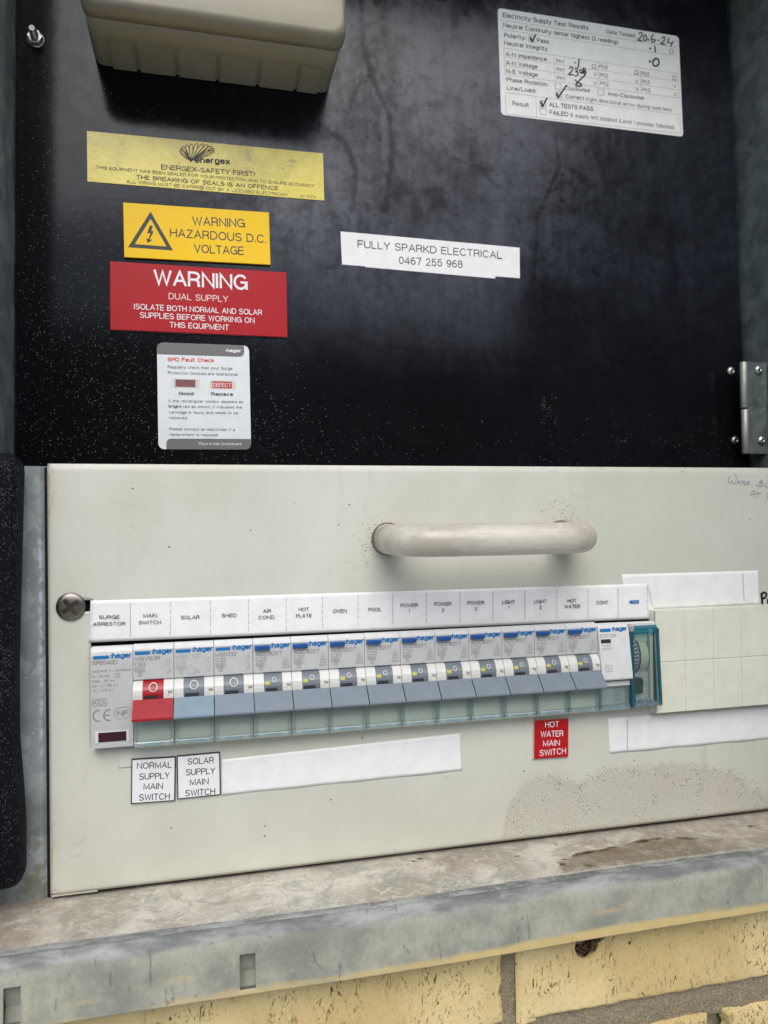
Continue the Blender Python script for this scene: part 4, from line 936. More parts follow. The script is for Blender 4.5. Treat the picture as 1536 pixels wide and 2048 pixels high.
# big Phillips screw at the left
sx, sz = W(140.5, 1214, -1.5)
mb = MB(); mb.lathe([(6.0,0.0),(6.25,.4),(6.1,.9),(5.6,1.25),(4.4,1.6),(2.6,1.85),(1.0,1.9)], (sx-EX, 0, sz-EZ), (0,-1,0), 'screw', 40); so = mb.build('screw', esc)
mb = MB()
for a in (0.65, 0.65+math.pi/2):
    ca, sa = math.cos(a), math.sin(a); q = [(4.1*ca-.95*sa, 4.1*sa+.95*ca), (-4.1*ca-.95*sa, -4.1*sa+.95*ca), (-4.1*ca+.95*sa, -4.1*sa-.95*ca), (4.1*ca+.95*sa, 4.1*sa-.95*ca)]
    mb.slab([(sx-EX+p, sz-EZ+r) for p, r in q], -1.93-(0.02 if a > 1 else 0), -1.0, 'rust')
mb.build('screw_recess', so)
mb = MB(); ring_pts = rrect(-9.5, 0.8, 13.0, 20.6, 3.7, 6); inner = rrect(-8.0, -0.2, 14.2, 19.4, 2.5, 6)
b = bmesh.new(); A = [b.verts.new(Vector((x-EX, -0.12, z-EZ))*MM) for x, z in ring_pts]; C_ = [b.verts.new(Vector((x-EX, 0.9, z-EZ))*MM) for x, z in inner]
for i in range(len(A)): b.faces.new([A[i], A[(i+1) % len(A)], C_[(i+1) % len(A)], C_[i]])
mb.add(b, 'screw'); mb.build('keyhole_rim', esc)
# writing on the panel
mb = MB(); L0 = lambda u, v: (W(u, v)[0]-EX, W(u, v)[1]-EZ); c = Crop(1400, 930, 6.604, L0); Y = -0.08
H = lambda pts, wd=0.32, m='ink_pen', sub=4: c.ln(mb, pts, wd, Y, m, sub=sub)
H([(390,148),(375,200),(385,240),(405,238),(425,215),(440,250),(465,240),(478,180),(465,118)]); H([(485,248),(510,205),(530,255)], sub=0); H([(492,235),(528,238)], sub=0); H([(540,212),(575,214)], sub=0); H([(558,214),(555,262)], sub=0)
H([(605,214),(580,216),(580,262),(606,264)], sub=0); H([(580,238),(602,240)], sub=0); H([(620,265),(622,216),(650,218),(650,238),(624,240),(655,268)], sub=0); H([(680,272),(686,274)], sub=0)
H([(735,262),(760,278),(800,282),(838,268),(820,240),(790,236),(822,222),(815,205),(790,208),(792,280)]); H([(885,235),(862,255),(868,290),(890,296),(915,280),(918,245),(895,232)])
mb.build('handwriting', esc); mb = MB()
H([(668,410),(690,350),(720,345),(715,425)]); H([(680,388),(715,388)], sub=0); H([(735,375),(812,370)], sub=0); H([(762,372),(758,430)], sub=0); H([(888,375),(892,435),(930,435)], sub=0)
mb.build('handwriting', esc); mb = MB()
H([(812,1700),(822,1828)], 1.5, 'ink_marker', 0); H([(815,1700),(845,1685),(872,1700),(868,1745),(830,1765)], 1.3, 'ink_marker'); H([(898,1830),(896,1780),(930,1770),(935,1832)], 1.3, 'ink_marker')
mb.build('handwriting', esc)

def on_panel(name, label, cat, centre_px, y=0.0, group=None):
    cx, cz = W(centre_px[0], centre_px[1], y)
    return thing(name, label, cat, (cx, 0, cz), (0,0,0), group), (lambda u, v: (W(u, v, y)[0]-cx, W(u, v, y)[1]-cz))

# ---- circuit label strip
o, L = on_panel('circuit_label_strip', 'long white printed label strip naming every circuit, above the row of breakers', 'label', (700, 1230))
def strip_sheet(c4, y0, lift, name, parent, seed):
    Q = [np.array(L(*p)) for p in c4]   # TL TR BR BL
    def t3(U, V):
        a = (Q[0][0]*(1-U)+Q[1][0]*U)*(1-V)+(Q[3][0]*(1-U)+Q[2][0]*U)*V; b_ = (Q[0][1]*(1-U)+Q[1][1]*U)*(1-V)+(Q[3][1]*(1-U)+Q[2][1]*U)*V
        return a, y0-lift*(0.5+0.5*np.sin(U*23+seed))*V*V-0.12*fbm(U*200, V*20, 14, seed), b_
    oo = sheet(name, np.linspace(0, 1, 120), np.linspace(0, 1, 12), t3, [0], 'paper', parent, solid=-0.12); return oo
strip_sheet([(181,1201),(1296,1167),(1313,1237),(178,1285)], -0.15, 0.25, 'tape', o, 3)
mb = MB(); Y = -0.62; c = Crop(160, 1180, 4.26667, L)
T = lambda st, a, b_, c2, d2, h=31: c.t(mb, st, a, b_, c2, d2, h, Y, 'ink_black', 0.004)
T('SURGE',163,247,340,244); T('ARRESTOR',111,306,388,300); T('MAIN',541,233,657,230); T('SWITCH',502,293,692,288); T('SOLAR',860,249,1020,245); T('SHED',1209,232,1336,229)
c = Crop(500, 1180, 4.26667, L)
T('AIR',110,194,179,192); T('COND.',73,249,216,245); T('HOT',414,180,502,178); T('PLATE',392,235,526,231); T('OVEN',707,195,824,191); T('POOL',1008,182,1119,179); T('POWER',1282,147,1431,143); T('1',1351,193,1362,193)
c = Crop(860, 1160, 4.26667, L)
for a in (('POWER',34,220,180,217),('2',99,272,118,271),('POWER',316,210,460,207),('3',381,262,397,262),('LIGHT',613,204,722,201),('1',665,250,675,250),('LIGHT',883,199,991,196),('2',931,247,947,247),('HOT',1169,192,1247,190),('WATER',1143,242,1277,238),('CONT.',1414,208,1524,205)): T(*a)
mb.build('lettering', o)
mb = MB(); c = Crop(160, 1180, 4.26667, L)
def dash(cr, pts, gap): 
    p, q = np.array(cr(*pts[0])), np.array(cr(*pts[1])); n = 14
    for k in range(n): 
        if gap and k % 3 == 2: continue
        mb.stroke([p+(q-p)*k/n, p+(q-p)*(k+1)/n], 0.16, Y, 'ink_grey')
dash(c, [(430,110),(430,392)], 0); dash(c, [(775,100),(771,380)], 1); dash(c, [(1113,88),(1113,370)], 1); dash(c, [(1440,75),(1438,350)], 1)
c = Crop(500, 1180, 4.26667, L); dash(c, [(307,55),(307,345)], 1); dash(c, [(616,55),(618,320)], 1); dash(c, [(921,40),(919,305)], 1); dash(c, [(1216,30),(1216,290)], 0); dash(c, [(1503,20),(1503,275)], 1)
c = Crop(860, 1160, 4.26667, L); dash(c, [(252,95),(253,355)], 1); dash(c, [(533,90),(534,345)], 0); dash(c, [(806,85),(806,338)], 0); dash(c, [(1077,78),(1078,335)], 1); dash(c, [(1342,75),(1345,320)], 1)
c = Crop(1160, 1130, 4.08511, L); dash(c, [(306,185),(308,430)], 0); dash(c, [(547,170),(549,425)], 1)
mb.build('divider_lines', o)
mb = MB(); mb.flat([c(x, z) for x, z in ((395,300),(408,288),(478,286),(475,313),(412,314))], Y-.02, 'ink_blue')
c.ln(mb, [(425,296),(440,304),(432,308),(455,298),(462,308)], 0.2, Y-.05, 'ink_white'); mb.build('pen_mark', o)

def plain_strip(name, label, c4, centre, lift, extra=None):
    global L
    o, L = on_panel(name, label, 'label', centre)
    strip_sheet(c4, -0.12 if extra != 'under' else -0.06, lift, 'tape', o, len(label)); return o
o = plain_strip('blank_label_strip', 'long blank white tape strip below the middle breakers, right of the two white signs', [(443,1519),(921,1466),(924,1541),(443,1590)], (680,1530), 0.3)
o = plain_strip('blank_label_strip', 'pale translucent tape remnant behind the two white engraved signs', [(236,1497),(443,1480),(443,1519),(236,1537)], (300,1505), 0.0, 'under'); 
o.children[0].data.materials[0] = M['esc_tape'] if 'esc_tape' in M else M['paper']
n = NT('aged_tape'); n.pbsdf(lin(206,206,192), 0.4); M['aged'] = n.m; o.children[0].data.materials[0] = M['aged']
o = plain_strip('blank_label_strip', 'blank white tape strip with one thin line above the ivory blanking tiles', [(1244,1149),(1517,1141),(1519,1208),(1249,1222)], (1400,1180), 0.1, 'under')
mb = MB(); c = Crop(1160, 1130, 4.08511, L); c.ln(mb, [(1326,70),(1336,297)], 0.18, -0.5, 'ink_grey'); mb.build('divider_line', o)
o = plain_strip('blank_label_strip', 'blank white tape strip with one thin line below the ivory blanking tiles', [(1216,1436),(1562,1410),(1562,1475),(1219,1507)], (1390,1460), 0.35)
mb = MB(); c = Crop(1160, 1130, 4.08511, L); c.ln(mb, [(382,1262),(384,1503)], 0.2, -0.75, 'ink_grey'); mb.build('divider_line', o)

# ---- small engraved signs
def small_sign(label, c4, centre, face, core, txt, crop, tm, bev=0.5):
    o, L = on_panel('engraved_sign', label, 'sign', centre, -1.5)
    R4 = fit_rect(L, c4)
    mb = MB(); mb.slab(rect_pts(*R4), -0.9, 0.0, core); mb.build('plate_core', o)
    mb = MB(); mb.slab(rect_pts(*R4, inset=bev), -1.5, -0.9, face, 0.12); mb.build('plate', o)
    c = Crop(*crop, L); mb = MB()
    for a in txt: c.t(mb, *a, -1.57, tm, 0.0)
    mb.build('lettering', o); return o
small_sign('white engraved sign NORMAL SUPPLY MAIN SWITCH, left one of the touching pair', [(261,1519),(350,1514),(352,1602),(263,1609)], (306,1561), 'white_sign', 'sign_black',
   [('NORMAL',484,1528,783,1517,54),('SUPPLY',504,1620,763,1608,54),('MAIN',541,1704,707,1698,54),('SWITCH',503,1799,765,1787,56)], (160,1180,4.26667), 'ink_black')
small_sign('white engraved sign SOLAR SUPPLY MAIN SWITCH, right one of the touching pair', [(353,1512),(441,1505),(441,1590),(355,1600)], (397,1552), 'white_sign', 'sign_black',
   [('SOLAR',916,1491,1142,1478,54),('SUPPLY',903,1583,1152,1568,54),('MAIN',936,1667,1097,1658,54),('SWITCH',896,1762,1153,1745,56)], (160,1180,4.26667), 'ink_black')
small_sign('small bright red sign HOT WATER MAIN SWITCH below the right end of the breaker row', [(1067,1441),(1137,1436),(1139,1515),(1069,1519)], (1103,1478), 'red_sign2', 'sign_pale',
   [('HOT',982,1259,1101,1254,50),('WATER',943,1342,1137,1334,52),('MAIN',964,1420,1108,1412,50),('SWITCH',935,1503,1160,1482,52)], (860,1160,4.26667), 'ink_white', 0.35)

# ================================================================ BREAKERS
PW = 17.5
def fresh(name, label, cat, k, group=None): return thing(name, label, cat, (PW*k, 0, 0), (0,0,0), group)
BLOCK = [(-3.6,-5.0),(2.7,-5.0),(2.8,-0.7),(5.4,-0.9),(6.6,-1.6),(7.0,-2.8),(7.0,-15.8),(6.7,-16.2),(5.2,-16.4),(-3.6,-16.4)]
SHO = [(-3.6,-16.4),(5.8,-16.5),(7.6,-17.2),(8.9,-18.6),(9.7,-20.4),(10.0,-22.4),(9.9,-25.2),(-3.6,-25.2)]
LOW = [(-3.6,-25.2),(6.7,-25.2),(6.7,-45.2),(-3.6,-45.2)]
def make_breaker(o, kind):
    a, b_ = 0.12, PW-0.12
    mb = MB(); mb.prof(BLOCK, a, b_, 'module', 0.0); mb.prof(LOW, a, b_, 'cream'); mb.flat([(a+.05,-3.0),(b_-.05,-3.0),(b_-.05,-15.8),(a+.05,-15.8)], -7.04, 'module_label'); mb.build('body', o)
    tx0, tx1 = (4.3, 13.0) if kind == 'main' else (4.9, 13.0)
    sh = MB(); sh.prof(SHO, a, tx0-.12, 'shoulder'); sh.prof(SHO, tx1+.12, 15.0, 'shoulder')
    sh.prof([(p, z) for p, z in SHO if z > -21.0]+[(9.75,-21.3),(-3.6,-21.3)], 15.0, b_, 'shoulder'); sh.prof([(-3.6,-21.3),(8.4,-21.3),(8.4,-23.4),(-3.6,-23.4)], 15.0, b_-.5, 'cream'); sh.prof([(-3.6,-23.4),(9.95,-23.4),(9.9,-25.2),(-3.6,-25.2)], 15.0, b_, 'shoulder')
    sh.box(b_-.5, b_, -9.6, 0, -23.4, -21.3, 'shoulder'); sh.build('shoulder', o)
    return tx0, tx1
def toggle(o, tx0, tx1, m, kind):
    pr = [(-1,-16.6),(6.2,-16.6)]
    for k in range(9):
        t = math.radians(62-k*14); pr.append((4.0+6.2*math.cos(t), -22.4+6.2*math.sin(t)))
    pr += [(-1,-27)]
    mb = MB(); mb.prof(pr, tx0, tx1, m); tg = mb.build('toggle', o)
    def pz(z): return 4.0+math.sqrt(max(0.1, 6.2**2-(z+22.4)**2))
    def patch(x0, x1, z0, z1, mm, name, e=0.06, parent=tg):
        mb = MB(); n = 4
        for i in range(n):
            za, zb_ = z1+(z0-z1)*i/n, z1+(z0-z1)*(i+1)/n; mb.poly([(x0,-pz(za)-e,za),(x1,-pz(za)-e,za),(x1,-pz(zb_)-e,zb_),(x0,-pz(zb_)-e,zb_)], mm)
        return mb.build(name, parent)
    cx, cz, r, wd = (8.7, -19.2, 1.7, 0.36) if kind == 'main' else (9.4, -19.1, 0.9, 0.26)
    mb = MB(); N = 24
    for k in range(N):
        t0, t1 = 2*math.pi*k/N, 2*math.pi*(k+1)/N; q = []
        for t, rr in ((t0, r+wd/2), (t1, r+wd/2), (t1, r-wd/2), (t0, r-wd/2)):
            z = cz+rr*math.sin(t); q.append((cx+rr*math.cos(t), -pz(z)-0.09, z))
        mb.poly(q, 'off_white')
    mb.build('off_mark', tg)
    patch(tx0+.5, 10.8, -24.2, -22.6, 'slot' if m != 'red_flap' else 'darkred', 'toggle_slot')
    if kind != 'main': patch(tx0+.25, 7.3, -21.1, -19.7, 'yellow', 'indicator')
    return tg
def flap(o, m):
    mb = MB()
    mb.prof([(9.6,-24.3),(10.3,-24.2),(17.0,-31.0),(17.1,-31.7),(16.6,-32.2),(15.8,-32.2),(15.2,-31.4),(9.6,-26.0)], 0.25, PW-0.25, m, 0.0)
    mb.prof([(4.9,-25.4),(9.8,-25.4),(12.5,-29.0),(4.9,-29.0)], 1.0, PW-1.0, m)
    return mb.build('switch_flap', o)
def holder(o, ribs=True):
    a, b_ = 0.3, PW-0.3
    mb = MB(); mb.prof([(7.6,-30.5),(8.1,-30.5),(8.1,-43.6),(7.6,-43.6)], a+1.4, b_-1.4, 'clear'); h = mb.build('label_window', o)
    mb = MB()
    for x in (a, b_-0.5): mb.prof([(5.0,-29.5),(8.4,-29.5),(8.4,-44.8),(5.0,-44.8)], x, x+0.5, 'rib')
    for x in (a+1.0, b_-1.35): mb.prof([(6.9,-29.5),(8.1,-29.5),(8.1,-43.6),(6.9,-43.6)], x, x+0.35, 'rib')
    mb.prof([(5.0,-43.4),(8.6,-43.4),(8.8,-43.9),(8.2,-45.8),(5.0,-45.8)], a, b_, 'rib')
    for x in (a+.1, b_-1.5): mb.box(x, x+1.4, -9.1, -7.6, -44.8, -42.9, 'rib', 0.2)
    mb.prof([(8.5,-43.7),(9.0,-43.9),(9.0,-44.9),(8.4,-45.1)], a+4.6, b_-4.6, 'rib')
    mb.build('label_frame', h); return h
def face_print(o, model, rating, kind, pale='ink_dark', house=False):
    Y = -7.12; mb = MB()
    texts(mb, ':hager', 7.9, -5.0, 9.2, 2.5, Y, 'ink_blue', 0.035)
    if kind == 'main': mb.flat(rrect(0.8, 7.4, -5.0, -3.5, .5, 3), Y, 'ink_blue')
    mb.build('logo', o)
    mb = MB()
    if kind == 'main':
        texts(mb, model, 0.7, -7.7, 11.0 if len(model) > 6 else 9.4, 1.9, Y, pale); texts(mb, rating, 0.7, -10.1, 4.6, 1.75, Y, pale)
        bx, by, sxx, syy = 0.8, -12.2, 1.0, 1.0
    else:
        texts(mb, model, 1.2, -8.4, 12.2, 1.9, Y, pale); texts(mb, rating, 1.2, -10.7, 4.9, 1.75, Y, pale); bx, by, sxx, syy = 1.3, -12.7, 0.95, 0.9
    texts(mb, '6000', bx+.3, by, 3.6*sxx, 1.15, Y, pale); mb.stroke([(bx, by-.3), (bx+4.3*sxx, by-.3), (bx+4.3*sxx, by+1.5), (bx, by+1.5)], 0.12, Y, pale, closed=True)
    texts(mb, '3', bx+1.9, by-1.9, 0.7, 1.1, Y, pale); mb.stroke([(bx+1.4, by-2.2), (bx+3.0, by-2.2), (bx+3.0, by-.45), (bx+1.4, by-.45)], 0.12, Y, pale, closed=True)
    if kind == 'main':
        texts(mb, '1', 14.5, -8.6, .5, 1.1, Y, pale); mb.stroke([(15.3,-7.6),(15.9,-8.4),(15.3,-8.5),(15.8,-9.2)], .14, Y, pale); mb.stroke([(14.7,-9.6),(16.0,-12.0)], .16, Y, pale); mb.stroke([(15.9,-12.2),(15.3,-12.9),(15.9,-13.3),(15.4,-13.9)], .14, Y, pale); texts(mb, '2', 14.4, -14.0, .8, 1.0, Y, pale)
        if house:
            mb.stroke([(5.0,-12.6),(7.2,-10.6),(9.4,-12.6)], .14, Y, pale); mb.stroke([(5.6,-12.2),(5.6,-14.5),(10.9,-14.5)], .14, Y, pale)
            for q in range(6): mb.stroke([(8.6+q*.5,-14.5),(8.6+q*.5,-12.9)], .12, Y, pale)
            mb.stroke([(8.4,-13.0),(11.3,-13.0)], .12, Y, pale)
    else:
        mb.stroke([(14.3,-11.0),(15.0,-9.4),(15.7,-11.0)], .14, Y, pale); mb.stroke([(14.5,-10.5),(15.5,-10.5)], .12, Y, pale); mb.stroke([(15.0,-11.0),(15.0,-11.5)], .12, Y, pale)
        mb.stroke([(13.6,-11.5),(16.4,-11.5),(16.4,-13.0),(13.6,-13.0)], .14, Y, pale, closed=True); mb.stroke([(14.0,-12.5),(14.6,-11.9),(15.4,-12.7),(16.0,-12.1)], .12, Y, pale); texts(mb, '30mA', 12.9, -14.6, 4.0, 1.0, Y, pale)
    mb.build('lettering', o)

# surge arrester (module 0)
o = fresh('surge_arrester', 'grey-white surge arrester with CE and NF marks and small dark window, leftmost in row', 'surge arrester', 0)
mb = MB(); mb.prof([(-3.6,-5.0),(2.7,-5.0),(2.8,-0.9),(4.6,-1.0),(6.3,-1.6),(6.9,-3.0),(7.0,-5.0),(7.0,-43.4),(6.4,-45.2),(4.6,-45.8),(-3.6,-45.8)], 0.0, PW-.12, 'module', 0.0); mb.flat([(0.1,-4.6),(PW-.3,-4.6),(PW-.3,-43.2),(0.1,-43.2)], -7.04, 'module_label'); mb.build('body', o)
mb = MB(); Y = -7.12; mb.flat(rrect(0.9, 7.6, -6.0, -4.5, .5, 3), Y, 'ink_blue'); texts(mb, ':hager', 8.0, -6.0, 9.0, 2.5, Y, 'ink_blue', .035); mb.build('logo', o)
mb = MB(); pl = 'ink_grey'
for st, z, w_, h_ in (('SPB040D',-8.5,10.6,1.9),('240/415 V~ 50/60Hz',-11.8,16.2,1.1),('In : 20 kA',-14.0,7.2,1.15),('Imax : 40 kA',-16.1,9.4,1.15),('Up : ≤ 1.35 kV',-18.2,10.8,1.15),('Uc : 275 V~',-20.3,8.9,1.15)): texts(mb, st, 0.5, z, w_, h_, Y, pl)
texts(mb, '1:2', 10.0, -13.9, 1.6, .9, Y, pl); mb.stroke([(9.6,-14.3),(12.0,-14.3),(12.0,-12.6),(9.6,-12.6)], .14, Y, pl, closed=True)
texts(mb, 'K', .9, -25.9, 1.5, 2.1, Y, pl); texts(mb, 'EMA', 2.7, -24.7, 3.2, .9, Y, pl); texts(mb, 'EUR', 2.7, -26.0, 3.2, .9, Y, pl); mb.stroke([(.5,-26.4),(6.4,-26.4),(6.4,-23.4),(.5,-23.4)], .16, Y, pl, closed=True)
for cx, full in ((3.2, 0), (7.6, 1)):
    mb.stroke([(cx+2.4*math.cos(t), -30.7+2.4*math.sin(t)) for t in np.linspace(math.radians(85), math.radians(275), 14)], .5, Y, pl)
mb.stroke([(5.4,-30.7),(7.4,-30.7)], .5, Y, pl)
mb.stroke([(13.0+3.7*math.cos(t), -30.2+2.6*math.sin(t)+.25*math.cos(t)) for t in np.linspace(0, 2*math.pi, 30)], .18, Y, pl); texts(mb, 'NF', 10.7, -31.5, 4.8, 2.4, Y, pl, .012)
mb.build('lettering', o)
mb = MB(); mb.prof([(7.0,-37.6),(7.5,-37.8),(7.5,-42.8),(7.0,-43.0)], 1.6, 2.9, 'shoulder'); mb.prof([(7.0,-37.6),(7.5,-37.8),(7.5,-42.8),(7.0,-43.0)], 14.6, 15.8, 'shoulder'); mb.box(2.9, 14.6, -7.35, -7.0, -38.2, -37.8, 'module'); wf = mb.build('window_frame', o)
mb = MB(); mb.box(2.9, 14.6, -7.18, -6.5, -42.4, -38.2, 'darkred'); mb.build('window', wf)

# main type switches
def main_breaker(k, label, model, rating, fm, tm, pale, house=False):
    o = fresh('circuit_breaker', label, 'breaker', k, 'circuit breakers in the row'); tx = make_breaker(o, 'main'); toggle(o, *tx, tm, 'main'); flap(o, fm); holder(o); face_print(o, model, rating, 'main', pale, house); return o
main_breaker(1, 'breaker with a bright red switch flap, under the MAIN SWITCH label', 'MSN163R', 'C63', 'red_flap', 'red_flap', 'ink_grey')
main_breaker(2, 'breaker with pale blue-grey flap and faint house symbol, under the SOLAR label', 'MSN 120', 'C20', 'pale_flap', 'toggle', 'ink_pale', True)
main_breaker(3, 'breaker with lavender-grey flap and no blue button, under the SHED label', 'MSN132', 'C32', 'violet_flap', 'toggle', 'ink_grey')
# nine safety switches: one built, the rest copied with their parts
proto = fresh('safety_switch', 'safety switch under the label AIR COND, marked C25, with raised blue button', 'safety switch', 4, 'safety switches with blue test buttons')
tx = make_breaker(proto, 'adc'); toggle(proto, *tx, 'toggle', 'adc'); flap(proto, 'grey_flap'); holder(proto)
mb = MB(); mb.prof([(6.9,-3.4),(8.6,-3.4),(9.2,-3.8),(9.1,-5.0),(8.6,-5.5),(6.9,-5.6)], 0.8, 7.6, 'blue_btn', 0.0); mb.build('test_button', proto)
def adc_print(o, model, rating):
    face_print(o, model, rating, 'adc', 'ink_grey')
adc_print(proto, 'ADC925T', 'C25')
src = {}
def copy_tree(o, parent, skip):
    for ch in list(o.children):
        if ch.name.split('.')[0] in skip: continue
        c_ = ch.copy(); COL.objects.link(c_); c_.parent = parent; copy_tree(ch, c_, ())
ref20 = None
for k, nm, mod, rat in ((5,'HOT PLATE','ADC920T','C20'),(6,'OVEN','ADC920T','C20'),(7,'POOL','ADC920T','C20'),(8,'POWER 1','ADC920T','C20'),(9,'POWER 2','ADC920T','C20'),(10,'POWER 3','ADC920T','C20'),(11,'LIGHT 1','ADC910T','C10'),(12,'LIGHT 2','ADC910T','C10'),(13,'HOT WATER','ADC920T','C20')):
    lab = {'HOT PLATE': 'safety switch with blue button between the AIR COND and OVEN ones', 'OVEN': 'safety switch with blue button under the label OVEN', 'POOL': 'safety switch with blue button under the label POOL',
        'POWER 1': 'first of three POWER safety switches, right beside the POOL one', 'POWER 2': 'middle one of the three POWER safety switches, above the blank strip end', 'POWER 3': 'last of three POWER safety switches, touching the first LIGHT one',
        'LIGHT 1': 'safety switch marked C10 touching the last POWER one on its left', 'LIGHT 2': 'safety switch marked C10 directly left of the HOT WATER one', 'HOT WATER': 'safety switch with blue button under the label HOT WATER, last before the contactor'}[nm]
    base = src.get(mod)
    o = (proto if base is None else base).copy(); COL.objects.link(o); o.location = Vector((PW*k, 0, 0))*MM; o['label'] = lab
    copy_tree(proto if base is None else base, o, ('logo', 'lettering') if base is None else ())
    if base is None: adc_print(o, mod, rat); src[mod] = o

# contactor (module 14)
o = fresh('contactor', 'narrow white contactor with a framed plus mark and no flap, under the CONT. label', 'contactor', 14)
fr = [(-3.6,-5.0),(2.7,-5.0),(2.8,-1.5),(6.6,-2.0),(7.6,-3.4),(8.3,-6.5),(11.6,-28.8),(11.2,-29.6),(9.0,-30.0),(-3.6,-30.0)]
mb = MB(); mb.prof(fr, .1, PW-.1, 'module'); mb.prof([(-3.6,-30),(6.6,-30),(8.4,-31),(8.6,-33.2),(7.4,-34.0),(5.2,-34.2),(5.2,-45.2),(-3.6,-45.2)], .1, PW-.1, 'module'); mb.build('body', o)
def fy(z): return -(8.3+(z+6.5)/(-22.3)*3.3)-0.08 if z < -6.5 else -(7.6+(z+3.4)/(-3.1)*0.7)-0.1
mb = MB(); b0 = MB()
def sl(mb, f_, z): # flat print laid onto the sloping front at height z
    n0 = len(mb.bm.verts); f_(); mb.bm.verts.ensure_lookup_table()
    for v in mb.bm.verts[n0:]: v.co.y = fy(v.co.z/MM)*MM
sl(mb, lambda: (mb.flat(rrect(.9, 7.2, -5.4, -3.7, .5, 3), 0, 'ink_blue'), texts(mb, ':hager', 7.7, -5.3, 9.0, 2.5, 0, 'ink_blue', .035)), 0); mb.build('logo', o)
mb = MB(); sl(mb, lambda: (texts(mb, 'ESC125', .8, -8.2, 9, 1.8, 0, 'ink_grey'), texts(mb, 'Ith: 25A', 1.2, -12.6, 5.4, 1.0, 0, 'ink_grey'), texts(mb, 'Ui:250V~', 1.2, -14.2, 6.4, 1.0, 0, 'ink_grey'),
   mb.stroke([(2.6,-25.2),(5.8,-25.2),(5.8,-22.2),(2.6,-22.2)], .2, 0, 'ink_grey', closed=True), mb.stroke([(4.2,-24.8),(4.2,-22.6)], .18, 0, 'ink_grey'), mb.stroke([(3.1,-23.7),(5.3,-23.7)], .18, 0, 'ink_grey')), 0)
mb.build('lettering', o)
mb = MB(); sl(mb, lambda: mb.flat([(1.0,-11.0),(6.6,-11.0),(6.6,-9.0),(1.0,-9.0)], 0, 'sign_black'), 0)
sl(mb, lambda: [mb.stroke([(1.7+q*1.2,-10.8),(1.7+q*1.2,-9.2)], .3, 0, 'ink_grey') for q in range(4)], 0); mb.build('status_window', o)
holder(o)
mb = MB(); Y = -5.3; texts(mb, '230V~', .9, -37.6, 3.6, 1.0, Y, 'ink_grey'); texts(mb, '50Hz', .9, -39.6, 3.2, 1.0, Y, 'ink_grey'); texts(mb, 'A1', 10.4, -35.8, 1.8, 1.1, Y, 'ink_grey'); texts(mb, '1', 13.6, -35.8, .6, 1.1, Y, 'ink_grey'); texts(mb, 'A2', 10.4, -42.0, 1.8, 1.1, Y, 'ink_grey'); texts(mb, '2', 13.6, -42.0, .8, 1.1, Y, 'ink_grey')
mb.stroke([(11.3,-36.2),(11.3,-37.6)], .14, Y, 'ink_grey'); mb.stroke([(9.6,-37.6),(13.0,-37.6),(13.0,-39.2),(9.6,-39.2)], .14, Y, 'ink_grey', closed=True); mb.stroke([(11.3,-39.2),(11.3,-40.6)], .14, Y, 'ink_grey'); mb.stroke([(13.8,-36.2),(13.8,-37.4),(13.0,-39.0)], .14, Y, 'ink_grey'); mb.stroke([(13.8,-39.4),(13.8,-40.6)], .14, Y, 'ink_grey'); mb.build('wiring_diagram', o)

# time switch (module 15)
o = fresh('time_switch', 'time switch with toothed dial under a teal transparent cover, right end of the row', 'time switch', 15)
mb = MB(); mb.prof([(-3.6,-5),(2.7,-5),(2.8,-1.6),(5,-1.7),(6,-2.1),(6,-4.5),(2.0,-5),(2.0,-45),(-3.6,-45)], .1, PW-.1, 'module'); mb.prof([(2,-28),(4.5,-28.5),(4.5,-43),(2,-43.4)], 2.5, PW-2.6, 'shoulder'); mb.prof([(2,-12),(4.5,-12),(4.5,-5.2),(2,-5.2)], 5.6, PW-4.6, 'tile'); mb.prof([(2,-5.4),(6.5,-5.4),(6.5,-44),(2,-44)], 13.2, 15.0, 'tile'); mb.build('body', o)
def disc(x0, x1, r, m, name, teeth=0, zc=-19.5, pc=-3.0):
    b = bmesh.new(); N = 72
    rr = [r-(0.35 if (teeth and k % 2) else 0) for k in range(N)]
    A = [b.verts.new(Vector((x0, -(pc+rr[k]*math.cos(2*math.pi*k/N)), zc+rr[k]*math.sin(2*math.pi*k/N)))*MM) for k in range(N)]
    C_ = [b.verts.new(v.co+Vector(((x1-x0)*MM, 0, 0))) for v in A]
    for k in range(N): b.faces.new([A[k], A[(k+1) % N], C_[(k+1) % N], C_[k]])
    b.faces.new(A[::-1]); b.faces.new(C_); bmesh.ops.recalc_face_normals(b, faces=b.faces[:]); mb = MB(); mb.add(b, m); return mb.build(name, o)
dl = disc(3.0, 6.2, 11.2, 'dial', 'dial'); disc(6.2, 7.0, 11.4, 'dialdk', 'toothed_ring', 1); disc(7.2, 12.2, 10.0, 'clearknob' if 0 else 'tile', 'setting_knob')
mb = MB()
for k in range(26):
    t = math.radians(-62+k*4.9); r = 11.3; mb.poly([(3.3, 3.0-r*math.cos(t)-.02, -19.5+r*math.sin(t)), (5.4, 3.0-r*math.cos(t+.05)-.02, -19.5+r*math.sin(t+.05)), (5.4, 3.0-r*math.cos(t+.085)-.02, -19.5+r*math.sin(t+.085)), (3.3, 3.0-r*math.cos(t+.035)-.02, -19.5+r*math.sin(t+.035))], 'ink_white' if k % 2 else 'ink_dark')
mb.build('dial_marks', dl)
mb = MB(); mb.box(3.2, 8.4, -7.4, -2, -38.6, -30.6, 'dialdk', .3); mb.box(6.6, 8.2, -7.9, -7.2, -34.2, -31.2, 'sign_black'); mb.build('selector', o)
mb = MB()
for z in (-33.4,-34.6,-35.8): mb.stroke([(8.7,z),(12.6,z+.2)], .28, -4.62, 'ink_grey')
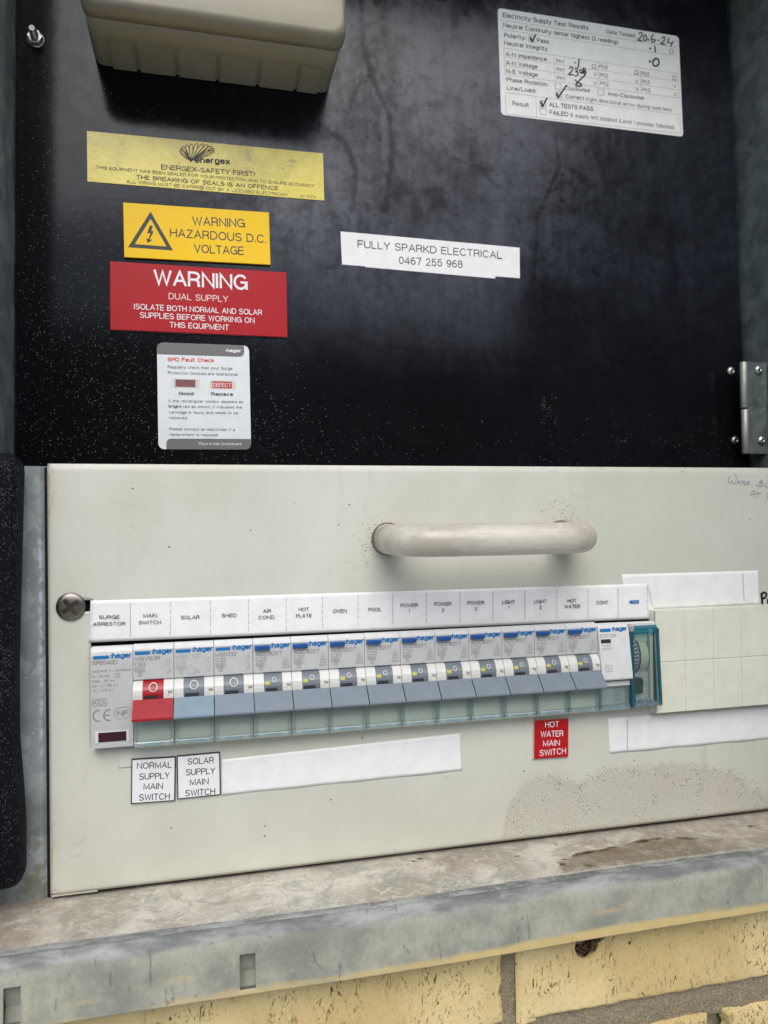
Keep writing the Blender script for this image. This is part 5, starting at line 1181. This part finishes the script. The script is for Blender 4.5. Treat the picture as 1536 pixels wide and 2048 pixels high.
texts(mb, '1', 12.0, -31.2, .6, 1.0, -4.62, 'ink_dark'); texts(mb, '0', 12.0, -38.6, .8, 1.0, -4.62, 'ink_dark'); mb.build('lettering', o)
# teal cover: shell faces between sloping frame bars
F = lambda z: 8.0+(-z-5)/40*2.6     # front face leans out towards the bottom
mb = MB(); mb.prof([(F(-7),-7),(F(-7)+.5,-7),(F(-42)+.5,-42),(F(-42),-42)], 2.2, PW-2.4, 'clear'); cv = mb.build('cover', o)
mb = MB()
mb.prof([(2,-4.6),(F(-5)+.6,-4.8),(F(-42)+.6,-43.4),(F(-42),-44.8),(2,-45.4)], 0.25, 1.1, 'teal')
mb.prof([(F(-5)-1.2,-4.8),(F(-5)+.6,-4.8),(F(-42)+.6,-43.4),(F(-42)-1.4,-43.4)], 1.1, 2.0, 'teal')
mb.prof([(2,-4.6),(F(-5)+.6,-4.8),(F(-42)+.6,-43.4),(F(-42),-44.8),(2,-45.4)], PW-1.0, PW-.2, 'teal')
mb.prof([(F(-5)-1.2,-4.8),(F(-5)+.6,-4.8),(F(-42)+.6,-43.4),(F(-42)-1.4,-43.4)], PW-2.2, PW-1.0, 'teal')
mb.prof([(5.4,-3.2),(7.4,-3.0),(F(-6)+.7,-4.8),(F(-6)+.7,-6.6),(F(-6)-.6,-7.6),(5.4,-7.4)], 1.1, PW-1.0, 'teal')
mb.prof([(F(-42)-1.0,-42.0),(F(-42)+.6,-42.2),(F(-42)+.4,-44.4),(3,-45.6),(3,-44.8)], 1.1, PW-1.0, 'rib')
for x in (4.2, 8.2, 10.6): mb.box(x, x+1.6, -11.6, -9, -43.6, -40.6, 'rib', .2)
mb.build('cover_frame', cv)
mb = MB(); mb.prof([(6,-2.2),(9.4,-3.2),(9.0,-5.6),(6,-6.0)], .1, 2.4, 'ink_pale'); mb.build('cover_hinge', o)

# ivory blanking tiles right of the row
o = thing('blanking_plate', 'ivory blanking plate of snap-off tiles filling the empty space right of the time switch', 'blanking plate', (280, 0, -23))
mb = MB(); mb.box(-0.6, 92, -6.15, 0, -27.0, 27.2, 'tile', 0.4); mb.build('plate_base', o)
for k in range(5):
    for z0, z1 in ((-26.9, -0.3), (0.0, 27.2)):
        mb = MB(); mb.box(-0.5+k*PW if k else -0.6, -0.5+(k+1)*PW-.3, -6.6, -5.0, z0, z1, 'tile', 0.3, 2); mb.build('blank_tile', o)
